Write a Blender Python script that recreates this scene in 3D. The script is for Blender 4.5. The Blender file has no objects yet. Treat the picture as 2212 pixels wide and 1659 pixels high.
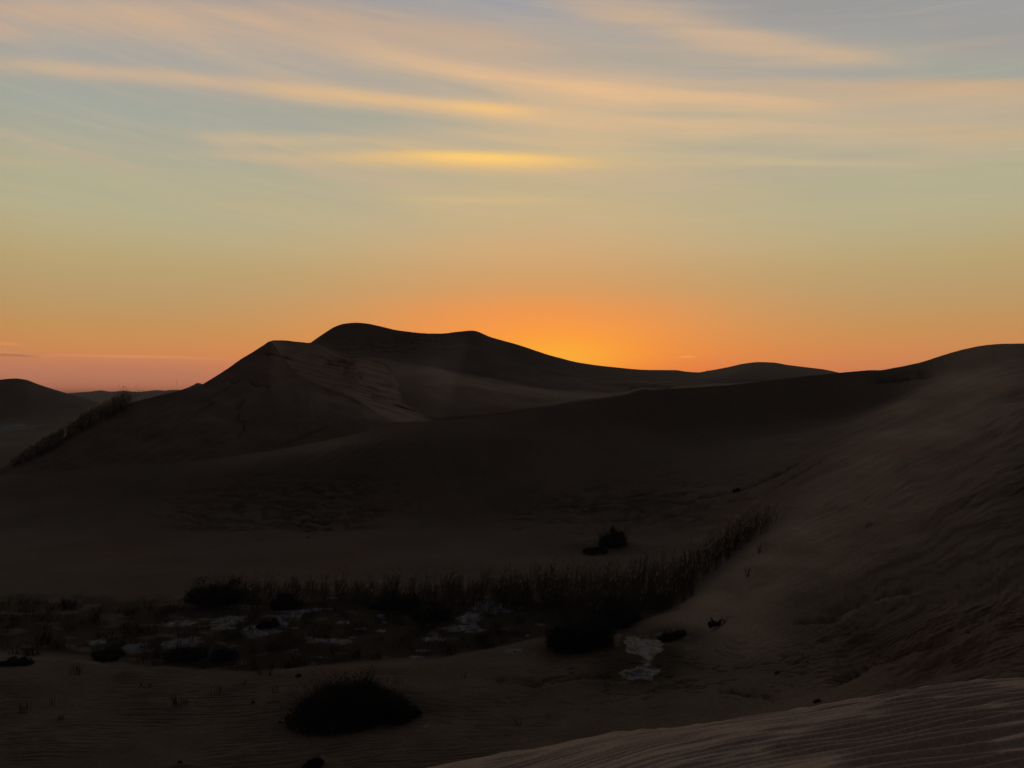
import bpy, math
import numpy as np

rng = np.random.default_rng(7)
C = bpy.context.scene.collection
scene = bpy.context.scene

# ------------------------------------------------------------------ survey of the place
# The dunes were surveyed as bearing / drop-below-eye / distance triples; F, CX, HY turn those into metres.
F, CX, HY = 1609.0, 1106.0, 860.0
DS = 0.544
EYE = 14.6


def hz(px, z, d):
    """survey point given by height relative to the eye instead of by drop"""
    return (px, HY - z / (d * DS) * F, d)


def pchip_slopes(x, y):
    """Fritsch-Carlson slopes; x, y are (K, N), monotone in x along axis 0"""
    h = np.diff(x, axis=0)
    h = np.where(np.abs(h) < 1e-6, 1e-6, h)
    s = np.diff(y, axis=0) / h
    m = np.zeros_like(y)
    m[0], m[-1] = s[0], s[-1]
    if len(x) > 2:
        w1 = 2 * h[1:] + h[:-1]
        w2 = h[1:] + 2 * h[:-1]
        same = (s[1:] * s[:-1]) > 0
        with np.errstate(divide='ignore', invalid='ignore'):
            hm = (w1 + w2) / (w1 / s[:-1] + w2 / s[1:])
        m[1:-1] = np.where(same, hm, 0)
    return m, s, h


def pchip1(xs, ys, xq):
    xs = np.array(xs, float)[:, None]
    ys = np.array(ys, float)[:, None]
    m, s, h = pchip_slopes(xs, ys)
    xs, ys, m, h = xs[:, 0], ys[:, 0], m[:, 0], h[:, 0]
    xq = np.clip(xq, xs[0], xs[-1])
    i = np.clip(np.searchsorted(xs, xq) - 1, 0, len(xs) - 2)
    t = (xq - xs[i]) / h[i]
    t2, t3 = t * t, t * t * t
    return ((2 * t3 - 3 * t2 + 1) * ys[i] + (t3 - 2 * t2 + t) * h[i] * m[i]
            + (-2 * t3 + 3 * t2) * ys[i + 1] + (t3 - t2) * h[i] * m[i + 1])


# ------------------------------------------------------------------ noise
def _hash(ix, iy, seed):
    h = (ix.astype(np.int64) * 374761393 + iy.astype(np.int64) * 668265263 + seed * 2147483647) & 0xFFFFFFFF
    h = ((h ^ (h >> 13)) * 1274126177) & 0xFFFFFFFF
    h = (h ^ (h >> 16)) & 0xFFFF
    return h / 65535.0 * 2 * math.pi


def gnoise(x, y, seed=0):
    ix, iy = np.floor(x), np.floor(y)
    fx, fy = x - ix, y - iy
    r = 0
    ux = fx * fx * fx * (fx * (fx * 6 - 15) + 10)
    uy = fy * fy * fy * (fy * (fy * 6 - 15) + 10)
    for a in (0, 1):
        for b in (0, 1):
            th = _hash(ix + a, iy + b, seed)
            g = np.cos(th) * (fx - a) + np.sin(th) * (fy - b)
            r = r + g * (ux if a else 1 - ux) * (uy if b else 1 - uy)
    return r * 1.5


def fbm(x, y, octv=4, seed=0, gain=0.5):
    r, a, f = 0, 1.0, 1.0
    for k in range(octv):
        r = r + a * gnoise(x * f + 17.3 * k, y * f - 9.1 * k, seed + k)
        a *= gain
        f *= 2.03
    return r


def ripples(x, y, lam, theta, spread, seed, n=26, band=0.2):
    """narrow-band wave field: crests fork and die out the way wind ripples do"""
    r = np.random.default_rng(seed)
    re = np.zeros_like(x)
    im = np.zeros_like(x)
    for k in range(n):
        kk = 2 * math.pi / lam * (1 + band * r.normal())
        th = theta + spread * r.normal()
        ph = kk * (x * math.cos(th) + y * math.sin(th)) + r.uniform(0, 2 * math.pi)
        re += np.cos(ph)
        im += np.sin(ph)
    amp = np.sqrt(re * re + im * im) / math.sqrt(n)
    ph = np.arctan2(im, re)
    # steep lee side, long windward side
    w = np.cos(ph + 0.55 * np.sin(ph)) + 0.22 * np.cos(2 * ph + 0.6)
    return w * np.clip(amp, 0.15, 1.1)


def smooth(a, b, x):
    t = np.clip((x - a) / (b - a), 0, 1)
    return t * t * (3 - 2 * t)


# ------------------------------------------------------------------ mesh plumbing
def mesh_obj(name, verts, faces, mat, parent=None, smooth_shade=False, attrs=None):
    verts = np.ascontiguousarray(verts, np.float32).reshape(-1, 3)
    faces = np.ascontiguousarray(faces, np.int32)
    nf, k = faces.shape
    me = bpy.data.meshes.new(name)
    me.vertices.add(len(verts))
    me.vertices.foreach_set('co', verts.ravel())
    me.loops.add(nf * k)
    me.loops.foreach_set('vertex_index', faces.ravel())
    me.polygons.add(nf)
    me.polygons.foreach_set('loop_start', np.arange(nf, dtype=np.int32) * k)
    me.polygons.foreach_set('loop_total', np.full(nf, k, np.int32))
    me.polygons.foreach_set('use_smooth', np.full(nf, smooth_shade, bool))
    if attrs:
        for an, av in attrs.items():
            at = me.attributes.new(an, 'FLOAT', 'POINT')
            at.data.foreach_set('value', np.ascontiguousarray(av, np.float32).ravel())
    me.update()
    me.validate()
    me.materials.append(mat)
    o = bpy.data.objects.new(name, me)
    C.objects.link(o)
    if parent is not None:
        o.parent = parent
        o.location = -np.array(parent.location)
    return o


def grid_faces(nr, nc):
    i = np.arange(nr - 1)[:, None] * nc + np.arange(nc - 1)[None, :]
    return np.stack([i, i + 1, i + nc + 1, i + nc], -1).reshape(-1, 4)


class Dune:
    """a sand sheet lofted through survey rows (near row first)"""

    def __init__(self, rows, px0, px1, step, relief=None):
        px = np.arange(px0, px1 + step, step, dtype=float)
        K = len(rows)
        D = np.zeros((K, len(px)))
        Z = np.zeros((K, len(px)))
        for k, (pts, n, crease) in enumerate(rows):
            a = np.array(pts, float)
            py = pchip1(a[:, 0], a[:, 1], px)
            D[k] = pchip1(a[:, 0], a[:, 2], px) * DS
            Z[k] = -(py - HY) / F * D[k]
        for k in range(1, K):
            D[k] = np.maximum(D[k], D[k - 1] + 0.05)
        # slopes, split at crease rows
        ml = np.zeros_like(Z)
        mr = np.zeros_like(Z)
        cuts = [0] + [k for k in range(1, K - 1) if rows[k][2]] + [K - 1]
        for a, b in zip(cuts[:-1], cuts[1:]):
            m, s, h = pchip_slopes(D[a:b + 1], Z[a:b + 1])
            mr[a:b] = m[:-1]
            ml[a + 1:b + 1] = m[1:]
        dd, zz = [], []
        for k in range(K - 1):
            n = rows[k][1]
            t = (np.arange(n) / n)[:, None]
            h = D[k + 1] - D[k]
            t2, t3 = t * t, t * t * t
            dd.append(D[k] + h * t)
            zz.append((2 * t3 - 3 * t2 + 1) * Z[k] + (t3 - 2 * t2 + t) * h * mr[k]
                      + (-2 * t3 + 3 * t2) * Z[k + 1] + (t3 - t2) * h * ml[k + 1])
        dd.append(D[-1:])
        zz.append(Z[-1:])
        self.px = px
        self.d = np.concatenate(dd)
        z = np.concatenate(zz)
        self.x = (px[None, :] - CX) / F * self.d
        self.PX = np.broadcast_to(px, self.d.shape)
        self.PY = HY - z / self.d * F
        self.z = z
        self.damp = np.zeros(z.shape)
        if relief is not None:
            self.z = z + relief(self)
        self.py = HY - self.z / self.d * F

    def build(self, name, mat, attrs=None):
        v = np.stack([self.x, self.d, self.z + EYE], -1)
        o = mesh_obj(name, v, grid_faces(*self.d.shape), mat, smooth_shade=True, attrs=attrs)
        o['kind'] = 'structure'
        return o

    def col(self, px):
        return int(np.clip(round((px - self.px[0]) / (self.px[1] - self.px[0])), 0, len(self.px) - 1))

    def at(self, px, py):
        """world point first met at that bearing and drop"""
        c = self.col(px)
        hit = np.nonzero(self.py[:, c] <= py)[0]
        i = hit[0] if len(hit) else len(self.py) - 1
        d = self.d[i, c]
        return np.array([(px - CX) / F * d, d, self.z[i, c] + EYE])

    def ground(self, x, y):
        x = np.atleast_1d(x)
        y = np.atleast_1d(y)
        px = x / y * F + CX
        f = np.clip((px - self.px[0]) / (self.px[1] - self.px[0]), 0, len(self.px) - 1.001)
        c = f.astype(int)
        t = f - c
        out = np.zeros(len(x))
        order = np.argsort(c)
        cs = c[order]
        edges = np.nonzero(np.diff(cs))[0] + 1
        for grp in np.split(order, edges):
            k = c[grp[0]]
            a = np.interp(y[grp], self.d[:, k], self.z[:, k])
            b = np.interp(y[grp], self.d[:, k + 1], self.z[:, k + 1])
            out[grp] = a * (1 - t[grp]) + b * t[grp]
        return out + EYE


# ------------------------------------------------------------------ carved features
def polydist(PX, PY, pts, sy=1.0):
    """signed distance (positive = beyond the line) and position along it"""
    best = np.full(PX.shape, 1e9)
    sign = np.zeros(PX.shape)
    along = np.zeros(PX.shape)
    L = 0
    tot = sum(math.hypot(b[0] - a[0], (b[1] - a[1]) * sy) for a, b in zip(pts[:-1], pts[1:]))
    for a, b in zip(pts[:-1], pts[1:]):
        ax, ay, bx, by = a[0], a[1] * sy, b[0], b[1] * sy
        l = math.hypot(bx - ax, by - ay)
        t = np.clip(((PX - ax) * (bx - ax) + (PY * sy - ay) * (by - ay)) / (l * l), 0, 1)
        dx, dy = PX - ax - t * (bx - ax), PY * sy - ay - t * (by - ay)
        dist = np.hypot(dx, dy)
        m = dist < best
        best = np.where(m, dist, best)
        sign = np.where(m, np.sign(-dy * abs(bx - ax) + dx * (by - ay) * np.sign(bx - ax)), sign)
        along = np.where(m, (L + t * l) / tot, along)
        L += l
    return best, sign, along


def region(s, pts, pad):
    a = np.array(pts)
    return ((s.PX > a[:, 0].min() - pad) & (s.PX < a[:, 0].max() + pad)
            & (s.PY > a[:, 1].min() - pad) & (s.PY < a[:, 1].max() + pad))


def gully(s, dz, pts, w, depth, damp=0.45):
    m = region(s, pts, 4 * w)
    if not m.any():
        return
    px, py = s.PX[m], s.PY[m]
    wob = 3.0 * gnoise(px / 14, py / 9, 31)
    di, sg, al = polydist(px, py + wob * 0.6, pts)
    w = w * (0.75 + 0.55 * gnoise(px / 9 + 3.3, py / 9, 35))
    e = np.exp(-(di / w) ** 2) * np.clip(np.minimum(al, 1 - al) * 4 + 0.1, 0, 1)
    dz[m] -= depth * e
    s.damp[m] = np.maximum(s.damp[m], damp * np.exp(-(di / (0.8 * w)) ** 2) * np.clip(np.minimum(al, 1 - al) * 6, 0, 1))  # shade inside the cut, painted as darker sand


def hollow(s, dz, pts, w, depth, lip=0.25, damp=0.75):
    """a wind-scoured trough on the far side of a sharp lip"""
    m = region(s, pts, 4 * w)
    if not m.any():
        return
    px, py = s.PX[m], s.PY[m]
    wob = 0.14 * w * gnoise(px / 40, py / 25, 5) + 0.1 * w * gnoise(px / 12, py / 8, 6)
    di, sg, al = polydist(px, py + wob, pts)
    sd = di * sg
    taper = smooth(0, 0.22, al) * smooth(0, 0.3, 1 - al)
    far = np.where(sd > 0, np.exp(-((sd - 0.55 * w) / (0.42 * w + 0.5 * np.clip(sd - 0.55 * w, 0, 99))) ** 2), 0)
    far = far * smooth(0, 0.35 * w, sd)
    near = np.exp(-(sd / (0.6 * w)) ** 2)
    dz[m] += taper * (lip * depth * near - depth * far)
    # shade on the trough's far wall, put into the colour
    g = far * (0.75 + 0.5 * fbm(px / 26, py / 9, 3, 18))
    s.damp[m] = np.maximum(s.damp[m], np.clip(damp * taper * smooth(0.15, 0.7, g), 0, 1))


# ------------------------------------------------------------------ survey rows
CREST_B = [(-500, 1035, 178), (0, 1024, 176), (250, 1008, 175), (500, 986, 174), (700, 952, 174), (800, 929, 174),
           (838, 914, 175), (940, 909, 178), (1060, 899, 182), (1200, 877, 188), (1330, 858, 194), (1400, 844, 196),
           (1560, 833, 201), (1700, 817, 207), (1815, 805, 210), (1900, 797, 208), (1950, 788, 204), (2000, 778, 198), (2080, 755, 188),
           (2130, 745.5, 180), (2170, 742.5, 176), (2212, 742, 172), (2400, 750, 165), (2750, 785, 160), (3300, 860, 155)]


def beyond(crest, dd, dz):
    out = []
    for px, py, d in crest:
        z = -(py - HY) / F * d * DS
        out.append(hz(px, z + dz, d + dd))
    return out


ROWS_B = [
    ([hz(-500, -11.2, 26), hz(500, -11.2, 26), hz(1100, -10.2, 24), hz(1800, -6.9, 18), hz(2212, -5.2, 13), hz(3300, -3.5, 10)], 12, False),
    ([(-500, 1680, 42), (0, 1680, 42.5), (500, 1680, 42.5), (1100, 1650, 41), (1450, 1610, 38), (1800, 1560, 31.5), (2212, 1510, 24), (3300, 1470, 20)], 130, False),
    ([(-500, 1545, 53), (0, 1545, 53.3), (500, 1548, 53.3), (760, 1552, 53), (1100, 1540, 53), (1450, 1510, 48.5), (1800, 1450, 42.5), (2212, 1390, 31.2), (3300, 1330, 26)], 150, False),
    ([(-500, 1400, 72), (0, 1409, 71), (130, 1424, 69), (300, 1440, 66), (480, 1446, 65), (640, 1440, 66), (760, 1434, 66.5), (870, 1434, 67), (1000, 1415, 69),
      (1150, 1386, 73), (1250, 1373, 75), (1350, 1382, 72), (1450, 1375, 69), (1700, 1340, 56), (2212, 1270, 39.5), (3300, 1200, 33)], 10, True),
    ([hz(-500, -13.6, 75), hz(0, -13.6, 74), hz(480, -13.6, 68.5), hz(760, -13.6, 70), hz(1000, -13.6, 72.5), hz(1150, -13.6, 76.5), hz(1250, -13.5, 78),
      hz(1350, -13.1, 78), hz(1450, -12.2, 78), hz(1700, -8.8, 63), hz(2212, -5.2, 46), hz(3300, -4.0, 40)], 70, False),
    ([hz(-500, -13.4, 88), hz(0, -13.4, 88), hz(500, -13.5, 88), hz(1000, -13.5, 88), hz(1250, -13.4, 88), (1430, 1308, 87), (1520, 1245, 91), (1640, 1156, 95),
      hz(1800, -6.9, 86), hz(1950, -4.9, 82), hz(2212, -3.4, 66), hz(3300, -1.5, 58)], 50, False),
    ([hz(-500, -13.4, 112), hz(1000, -13.4, 112), hz(1300, -13.3, 112), hz(1430, -12.9, 112), hz(1520, -11.7, 112), hz(1640, -9.3, 112), hz(1800, -6.3, 112),
      hz(1950, -3.3, 108), hz(2212, -1.4, 90), hz(3300, 0.4, 82)], 45, False),
    ([hz(-500, -13.2, 135), hz(0, -13.2, 135), hz(1000, -13.1, 135), hz(1300, -12.7, 135), hz(1430, -11.6, 136), hz(1520, -10.2, 136), hz(1640, -8.1, 135), hz(1800, -5.0, 135),
      hz(1950, -1.7, 135), hz(2212, 0.9, 112), hz(3300, 2.3, 104)], 55, False),
    ([hz(-500, -11.9, 155), hz(0, -11.9, 155), hz(400, -11.7, 155), hz(800, -10.3, 155), hz(1100, -9.4, 155), hz(1450, -8.3, 158), hz(1640, -6.1, 160), hz(1800, -3.8, 160),
      hz(1950, -0.7, 160), hz(2212, 3.0, 138), hz(3300, 3.6, 130)], 60, False),
    ([hz(-500, -10.1, 170), hz(0, -10.1, 170), hz(400, -8.7, 168), hz(700, -6.3, 168), hz(840, -5.4, 168), hz(1000, -4.75, 170), hz(1200, -4.5, 176), hz(1500, -4.5, 184),
      hz(1640, -3.9, 187), hz(1800, -2.9, 190), hz(1900, -1.0, 190), hz(1990, 1.6, 186), hz(2100, 3.9, 172), hz(2212, 5.0, 158), hz(3300, 4.2, 146)], 90, False),
    (CREST_B, 12, True),
    (beyond(CREST_B, 10, -1.6), 8, False),
    (beyond(CREST_B, 40, -11), 1, False),
]


def relief_B(s):
    x, y = s.x, s.d
    PX, PY = s.PX, s.PY
    crest = np.interp(s.px, [p[0] for p in CREST_B], [p[1] for p in CREST_B])[None, :]
    quiet = smooth(0, 60, PY - crest)                      # keeps the crest line clean
    dz = 0.22 * fbm(x / 9, y / 9, 3, 1) * quiet + 0.012 * fbm(x / 0.9, y / 0.9, 3, 4)
    # wind ripples on the near sand
    near = smooth(46, 28, y)
    patch = smooth(-0.35, 0.25, fbm(x / 5, y / 5, 2, 44) + 0.25)
    dz = dz + 0.017 * near * patch * smooth(1750, 1100, PX) * ripples(x, y, 0.28, math.pi / 2 + 0.10, 0.10, 3)
    right = smooth(1500, 1900, PX)
    dz = dz + 0.014 * smooth(40, 20, y) * right * ripples(x, y, 0.26, math.pi / 2 - 0.35, 0.10, 5)
    # long wind-blown streaks climbing the big right-hand slope
    a = math.radians(-27)
    al = PX * math.cos(a) + PY * math.sin(a)
    ac = -PX * math.sin(a) + PY * math.cos(a)
    ac = ac + 10 * fbm(PX / 160, PY / 120, 2, 9)
    st = fbm(al / 110, ac / 7.0, 3, 12, 0.55)
    st2 = smooth(-0.35, 0.3, fbm(PX / 170, PY / 70, 3, 15))
    m = smooth(1560, 1850, PX + (PY - 1150) * 0.2) * smooth(0, 90, PY - crest - 60) * smooth(1560, 1440, PY + (PX - 1850) * 0.12)
    dz = dz + m * (0.010 + 0.0010 * y) * st * (0.3 + 0.9 * st2)
    # crusty scoured ground on the basin's far side and below the saddle
    for (cx, cy, rx, ry, k) in ((680, 1085, 300, 60, 1.0), (560, 1115, 260, 34, 0.9), (1330, 1100, 250, 65, 0.9), (1560, 1075, 160, 45, 0.8), (1180, 1150, 120, 40, 0.6)):
        e = np.exp(-(((PX - cx) / rx) ** 2 + ((PY - cy) / ry) ** 2) ** 1.5)
        wx = PX + 22 * gnoise(PX / 60, PY / 30, 21)
        wy = PY + 10 * gnoise(PX / 50, PY / 22, 22)
        rg = np.abs(fbm(wx / 95, wy / 15, 4, 24))
        s.damp = np.maximum(s.damp, k * 0.45 * e * smooth(0.22, 0.0, rg) * smooth(-0.3, 0.35, fbm(PX / 90, PY / 30, 2, 25)))  # colours the lowered cracks darker
        dz = dz - k * 0.24 * e * smooth(0.30, 0.0, rg) * smooth(-0.3, 0.35, fbm(PX / 90, PY / 30, 2, 25))
    # scoured crust on the near right ground
    e = np.exp(-(((PX - 1300) / 270) ** 2 + ((PY - 1480) / 55) ** 2) ** 1.5) + 0.8 * np.exp(-(((PX - 1620) / 200) ** 2 + ((PY - 1450) / 60) ** 2) ** 1.5)
    rg = np.abs(fbm((PX + 20 * gnoise(PX / 50, PY / 25, 27)) / 75, PY / 15, 3, 28))
    s.damp = np.maximum(s.damp, 0.45 * e * smooth(0.18, 0.0, rg) * smooth(-0.2, 0.4, fbm(PX / 80, PY / 25, 2, 29)))  # darker colour along these cracks too
    dz = dz - 0.11 * e * smooth(0.22, 0.0, rg) * smooth(-0.2, 0.4, fbm(PX / 80, PY / 25, 2, 29))
    # troughs behind lips
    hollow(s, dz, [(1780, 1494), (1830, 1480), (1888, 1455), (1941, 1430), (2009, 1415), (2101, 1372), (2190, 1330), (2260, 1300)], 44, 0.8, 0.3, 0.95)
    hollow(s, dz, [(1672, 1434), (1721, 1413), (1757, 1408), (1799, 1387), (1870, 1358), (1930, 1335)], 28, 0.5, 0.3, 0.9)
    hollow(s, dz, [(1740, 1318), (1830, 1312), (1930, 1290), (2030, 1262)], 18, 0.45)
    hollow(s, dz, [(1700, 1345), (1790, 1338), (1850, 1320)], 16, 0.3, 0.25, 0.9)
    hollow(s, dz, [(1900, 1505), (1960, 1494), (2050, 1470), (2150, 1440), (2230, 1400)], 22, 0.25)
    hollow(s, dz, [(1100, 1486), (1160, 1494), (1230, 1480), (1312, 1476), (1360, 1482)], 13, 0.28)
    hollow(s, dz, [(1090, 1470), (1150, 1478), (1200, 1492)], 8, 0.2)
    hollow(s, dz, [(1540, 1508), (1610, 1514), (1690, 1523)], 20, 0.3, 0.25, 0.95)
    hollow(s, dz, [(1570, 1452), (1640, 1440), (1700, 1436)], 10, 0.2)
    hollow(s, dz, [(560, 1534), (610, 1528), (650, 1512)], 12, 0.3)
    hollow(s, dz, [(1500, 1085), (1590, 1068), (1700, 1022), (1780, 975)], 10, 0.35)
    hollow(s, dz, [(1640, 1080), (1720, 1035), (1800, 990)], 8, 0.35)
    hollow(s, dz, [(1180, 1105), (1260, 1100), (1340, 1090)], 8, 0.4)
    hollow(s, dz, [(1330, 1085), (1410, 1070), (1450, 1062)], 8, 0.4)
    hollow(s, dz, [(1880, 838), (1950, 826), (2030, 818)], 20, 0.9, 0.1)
    # faint slide marks on the low ridge in front of the left dune
    a2 = math.radians(-34)
    l2, c2 = PX * math.cos(a2) + PY * math.sin(a2), -PX * math.sin(a2) + PY * math.cos(a2)
    e2 = np.exp(-(((PX - 690) / 190) ** 2 + ((PY - 970) / 42) ** 2) ** 1.4)
    dz = dz + 0.22 * e2 * quiet * fbm(l2 / 80, c2 / 8, 3, 41)
    # the big bush and some hummocks stand on little sand mounds
    for (cx, cy, rx, ry, h) in ((770, 1520, 150, 34, 0.55), (281, 1462, 34, 9, 0.16), (389, 1648, 26, 9, 0.12), (677, 1652, 36, 9, 0.14), (130, 1555, 22, 7, 0.1), (1325, 1172, 45, 14, 0.6)):
        dz = dz + h * np.exp(-((PX - cx) / rx) ** 2 - ((PY - cy) / ry) ** 2)
    return dz


C_RIDGE = [(-150, 1036, 181), (0, 1012, 182), (20, 1003, 183), (100, 966, 187), (200, 908, 192), (280, 871, 197), (331, 857.5, 200), (393, 842.5, 203),
           (430, 834, 206), (439, 829, 207), (467, 812, 211), (492, 796, 214), (520, 776, 218), (545, 761, 220.5), (570, 745, 222.5), (584, 737, 223.5), (592, 744, 222.8), (605, 762, 221), (622, 786, 218), (642, 808, 214), (662, 818, 211.5),
           (681, 828, 208), (743, 852, 200), (792, 877, 192), (833, 904, 185), (860, 912, 186), (980, 918, 190)]
C_EDGE = [(-150, 1038, 183), (0, 1014, 184), (20, 1005, 185), (100, 968, 189), (200, 910, 194), (280, 873, 199), (331, 859.5, 202), (393, 844, 205),
          (430, 836, 208), (439, 831, 209), (467, 814, 213), (492, 798, 216), (520, 778, 220), (545, 763, 222.5), (570, 747, 224.5), (584, 737, 227), (592, 735, 229), (605, 735, 231), (640, 738, 236),
          (670, 740.5, 240), (720, 752, 240), (770, 766, 240), (830, 785, 238), (848, 800, 232), (870, 840, 220), (900, 874, 208), (940, 907, 196), (980, 916, 194)]
ROWS_C = [
    ([hz(-150, -13.5, 172), hz(980, -9, 174)], 4, False),
    ([(-150, 1041, 179), (0, 1031, 178.5), (250, 1015, 178), (500, 993, 177), (700, 961, 176.5), (838, 925, 178), (980, 925, 182)], 150, False),
    (C_RIDGE, 110, True),
    (C_EDGE, 10, True),
    (beyond(C_EDGE, 9, -2.6), 6, False),
    (beyond(C_EDGE, 45, -14), 1, False),
]


def relief_C(s):
    x, y, PX, PY = s.x, s.d, s.PX, s.PY
    rd = np.interp(s.px, [p[0] for p in C_RIDGE], [p[1] for p in C_RIDGE])[None, :]
    quiet = smooth(0, 30, PY - rd)
    dz = 0.18 * fbm(x / 7, y / 7, 3, 51) * quiet
    a = math.radians(-28)
    al, ac = PX * math.cos(a) + PY * math.sin(a), -PX * math.sin(a) + PY * math.cos(a)
    dz = dz + 0.22 * fbm(al / 110, ac / 11, 3, 54) * quiet * smooth(560, 380, PX)
    dz = dz + 0.12 * fbm(PX / 26, PY / 60, 3, 55) * quiet * smooth(420, 600, PX)
    G = lambda pts, w, dp, *k: gully(s, dz, pts, w, dp, *k)
    G([(509, 880), (517, 893), (513, 905), (527, 915), (527, 928), (507, 950)], 2.2, 0.6)
    G([(492, 822), (508, 826), (520, 823)], 2.6, 0.6)
    G([(535, 818), (552, 829), (575, 834), (592, 830)], 3.0, 0.6)
    G([(510, 880), (522, 866), (530, 861)], 5, 0.9)
    G([(437, 872), (470, 850), (510, 830)], 2.2, 0.35, 0.25)
    G([(420, 895), (445, 880), (470, 866)], 2.2, 0.35, 0.2)
    G([(300, 965), (340, 938), (355, 928)], 2.2, 0.4, 0.2)
    G([(374, 930), (386, 914)], 2.2, 0.35, 0.3)
    G([(560, 975), (620, 955), (690, 930)], 3.0, 0.4, 0.2)
    G([(600, 965), (650, 948), (720, 918)], 2.6, 0.35, 0.2)
    # scarps and dark ledges across the wind-packed right face
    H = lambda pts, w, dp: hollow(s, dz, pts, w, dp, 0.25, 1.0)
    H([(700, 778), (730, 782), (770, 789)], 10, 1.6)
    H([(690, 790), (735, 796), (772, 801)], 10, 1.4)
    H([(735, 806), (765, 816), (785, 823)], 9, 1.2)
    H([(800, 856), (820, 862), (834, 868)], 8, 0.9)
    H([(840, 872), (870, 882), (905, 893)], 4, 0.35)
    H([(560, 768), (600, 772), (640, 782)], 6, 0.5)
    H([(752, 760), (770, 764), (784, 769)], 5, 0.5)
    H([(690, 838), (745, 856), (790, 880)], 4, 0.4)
    m = smooth(600, 680, PX) * smooth(0, 25, rd - PY)
    dz = dz + 0.16 * m * fbm((PX + PY * 1.2) / 130, (PY - 0.28 * PX) / 6.0, 3, 58)
    return dz


D_CREST = [(560, 775, 306), (640, 760, 308), (668, 742, 309), (700, 720, 311), (725, 705, 313), (745, 699, 314), (770, 697, 315), (790, 698.5, 315), (820, 704.5, 315),
           (860, 713.5, 314), (900, 718, 314), (950, 720.5, 314), (985, 717, 314), (1020, 714, 314), (1060, 728, 314), (1120, 745, 314), (1190, 768, 314), (1205, 772, 314),
           (1250, 783, 314), (1330, 793.5, 315), (1400, 799, 318), (1460, 799.5, 322), (1485, 803, 323), (1530, 804, 326), (1640, 814, 330)]
ROWS_D = [
    ([hz(560, -9, 190), hz(1640, -6, 205)], 3, False),
    ([(560, 905, 205), (840, 900, 200), (940, 905.5, 196), (1060, 896, 198), (1200, 874, 203), (1330, 854, 207), (1400, 841, 209), (1500, 838, 213), (1640, 829, 218)], 70, False),
    ([(560, 800, 283), (690, 772, 283), (770, 770, 284), (840, 777, 283), (940, 790, 279), (980, 801, 276), (1100, 826, 268), (1200, 842, 260), (1330, 850.5, 250), (1420, 839, 258), (1530, 830, 270), (1640, 826, 280)], 40, True),
    ([(560, 782, 296), (690, 750, 297), (770, 744, 299), (840, 750, 299), (900, 762, 296), (935, 774, 289), (985, 764, 293), (1020, 754, 297), (1060, 768, 292), (1100, 788, 289), (1200, 811, 285), (1330, 825, 277), (1420, 820, 284), (1530, 814, 300), (1640, 818, 302)], 50, False),
    (D_CREST, 8, True),
    (beyond(D_CREST, 16, -2.5), 8, False),
    (beyond(D_CREST, 60, -18), 1, False),
]


def relief_D(s):
    x, y, PX, PY = s.x, s.d, s.PX, s.PY
    cr = np.interp(s.px, [p[0] for p in D_CREST], [p[1] for p in D_CREST])[None, :]
    q = smooth(0, 25, PY - cr)
    dz = 0.22 * fbm(x / 8, y / 8, 3, 71) * q
    e = np.exp(-(((PX - 860) / 130) ** 2 + ((PY - 745) / 22) ** 2) ** 1.5)
    dz = dz - 0.6 * e * smooth(0.28, 0, np.abs(fbm(PX / 50, PY / 13, 3, 73)))
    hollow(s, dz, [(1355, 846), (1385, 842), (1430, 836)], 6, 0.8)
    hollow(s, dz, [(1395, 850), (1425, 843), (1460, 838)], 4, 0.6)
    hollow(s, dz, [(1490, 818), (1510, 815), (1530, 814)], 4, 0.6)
    return dz


E_CREST = [(1380, 840, 322), (1450, 818, 328), (1490, 808.5, 332), (1530, 801, 335), (1570, 793.5, 337), (1610, 785, 338), (1640, 782, 338), (1670, 783, 338), (1700, 788, 338),
           (1740, 793, 338), (1780, 798, 338), (1815, 805.5, 338), (1900, 820, 338), (2100, 850, 338)]
ROWS_E = [
    ([hz(1380, -9, 222), hz(2100, -8, 226)], 3, False),
    ([(1380, 860, 262), (1470, 838, 268), (1530, 828, 270), (1640, 822, 275), (1815, 815, 280), (2100, 860, 280)], 50, False),
    (E_CREST, 8, True), (beyond(E_CREST, 20, -2), 6, False), (beyond(E_CREST, 90, -20), 1, False)]

F_CREST = [(-500, 850, 380), (-200, 833, 380), (-60, 824, 380), (0, 820, 380), (20, 818, 380), (35, 817.5, 380), (55, 820, 380), (80, 829, 380), (110, 839, 380), (150, 851, 380),
           (190, 862, 375), (230, 874, 370), (330, 890, 365)]
ROWS_F = [
    ([hz(-500, -14, 178), hz(330, -14, 178)], 8, False),
    ([hz(-500, -9.6, 215), hz(0, -9.6, 215), hz(330, -10, 215)], 40, False),
    ([(-500, 925, 318), (0, 912, 322), (100, 906, 326), (160, 900, 330), (220, 895, 335), (330, 900, 340)], 50, False),
    (F_CREST, 8, True), (beyond(F_CREST, 20, -3), 6, False), (beyond(F_CREST, 120, -20), 1, False)]

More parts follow.
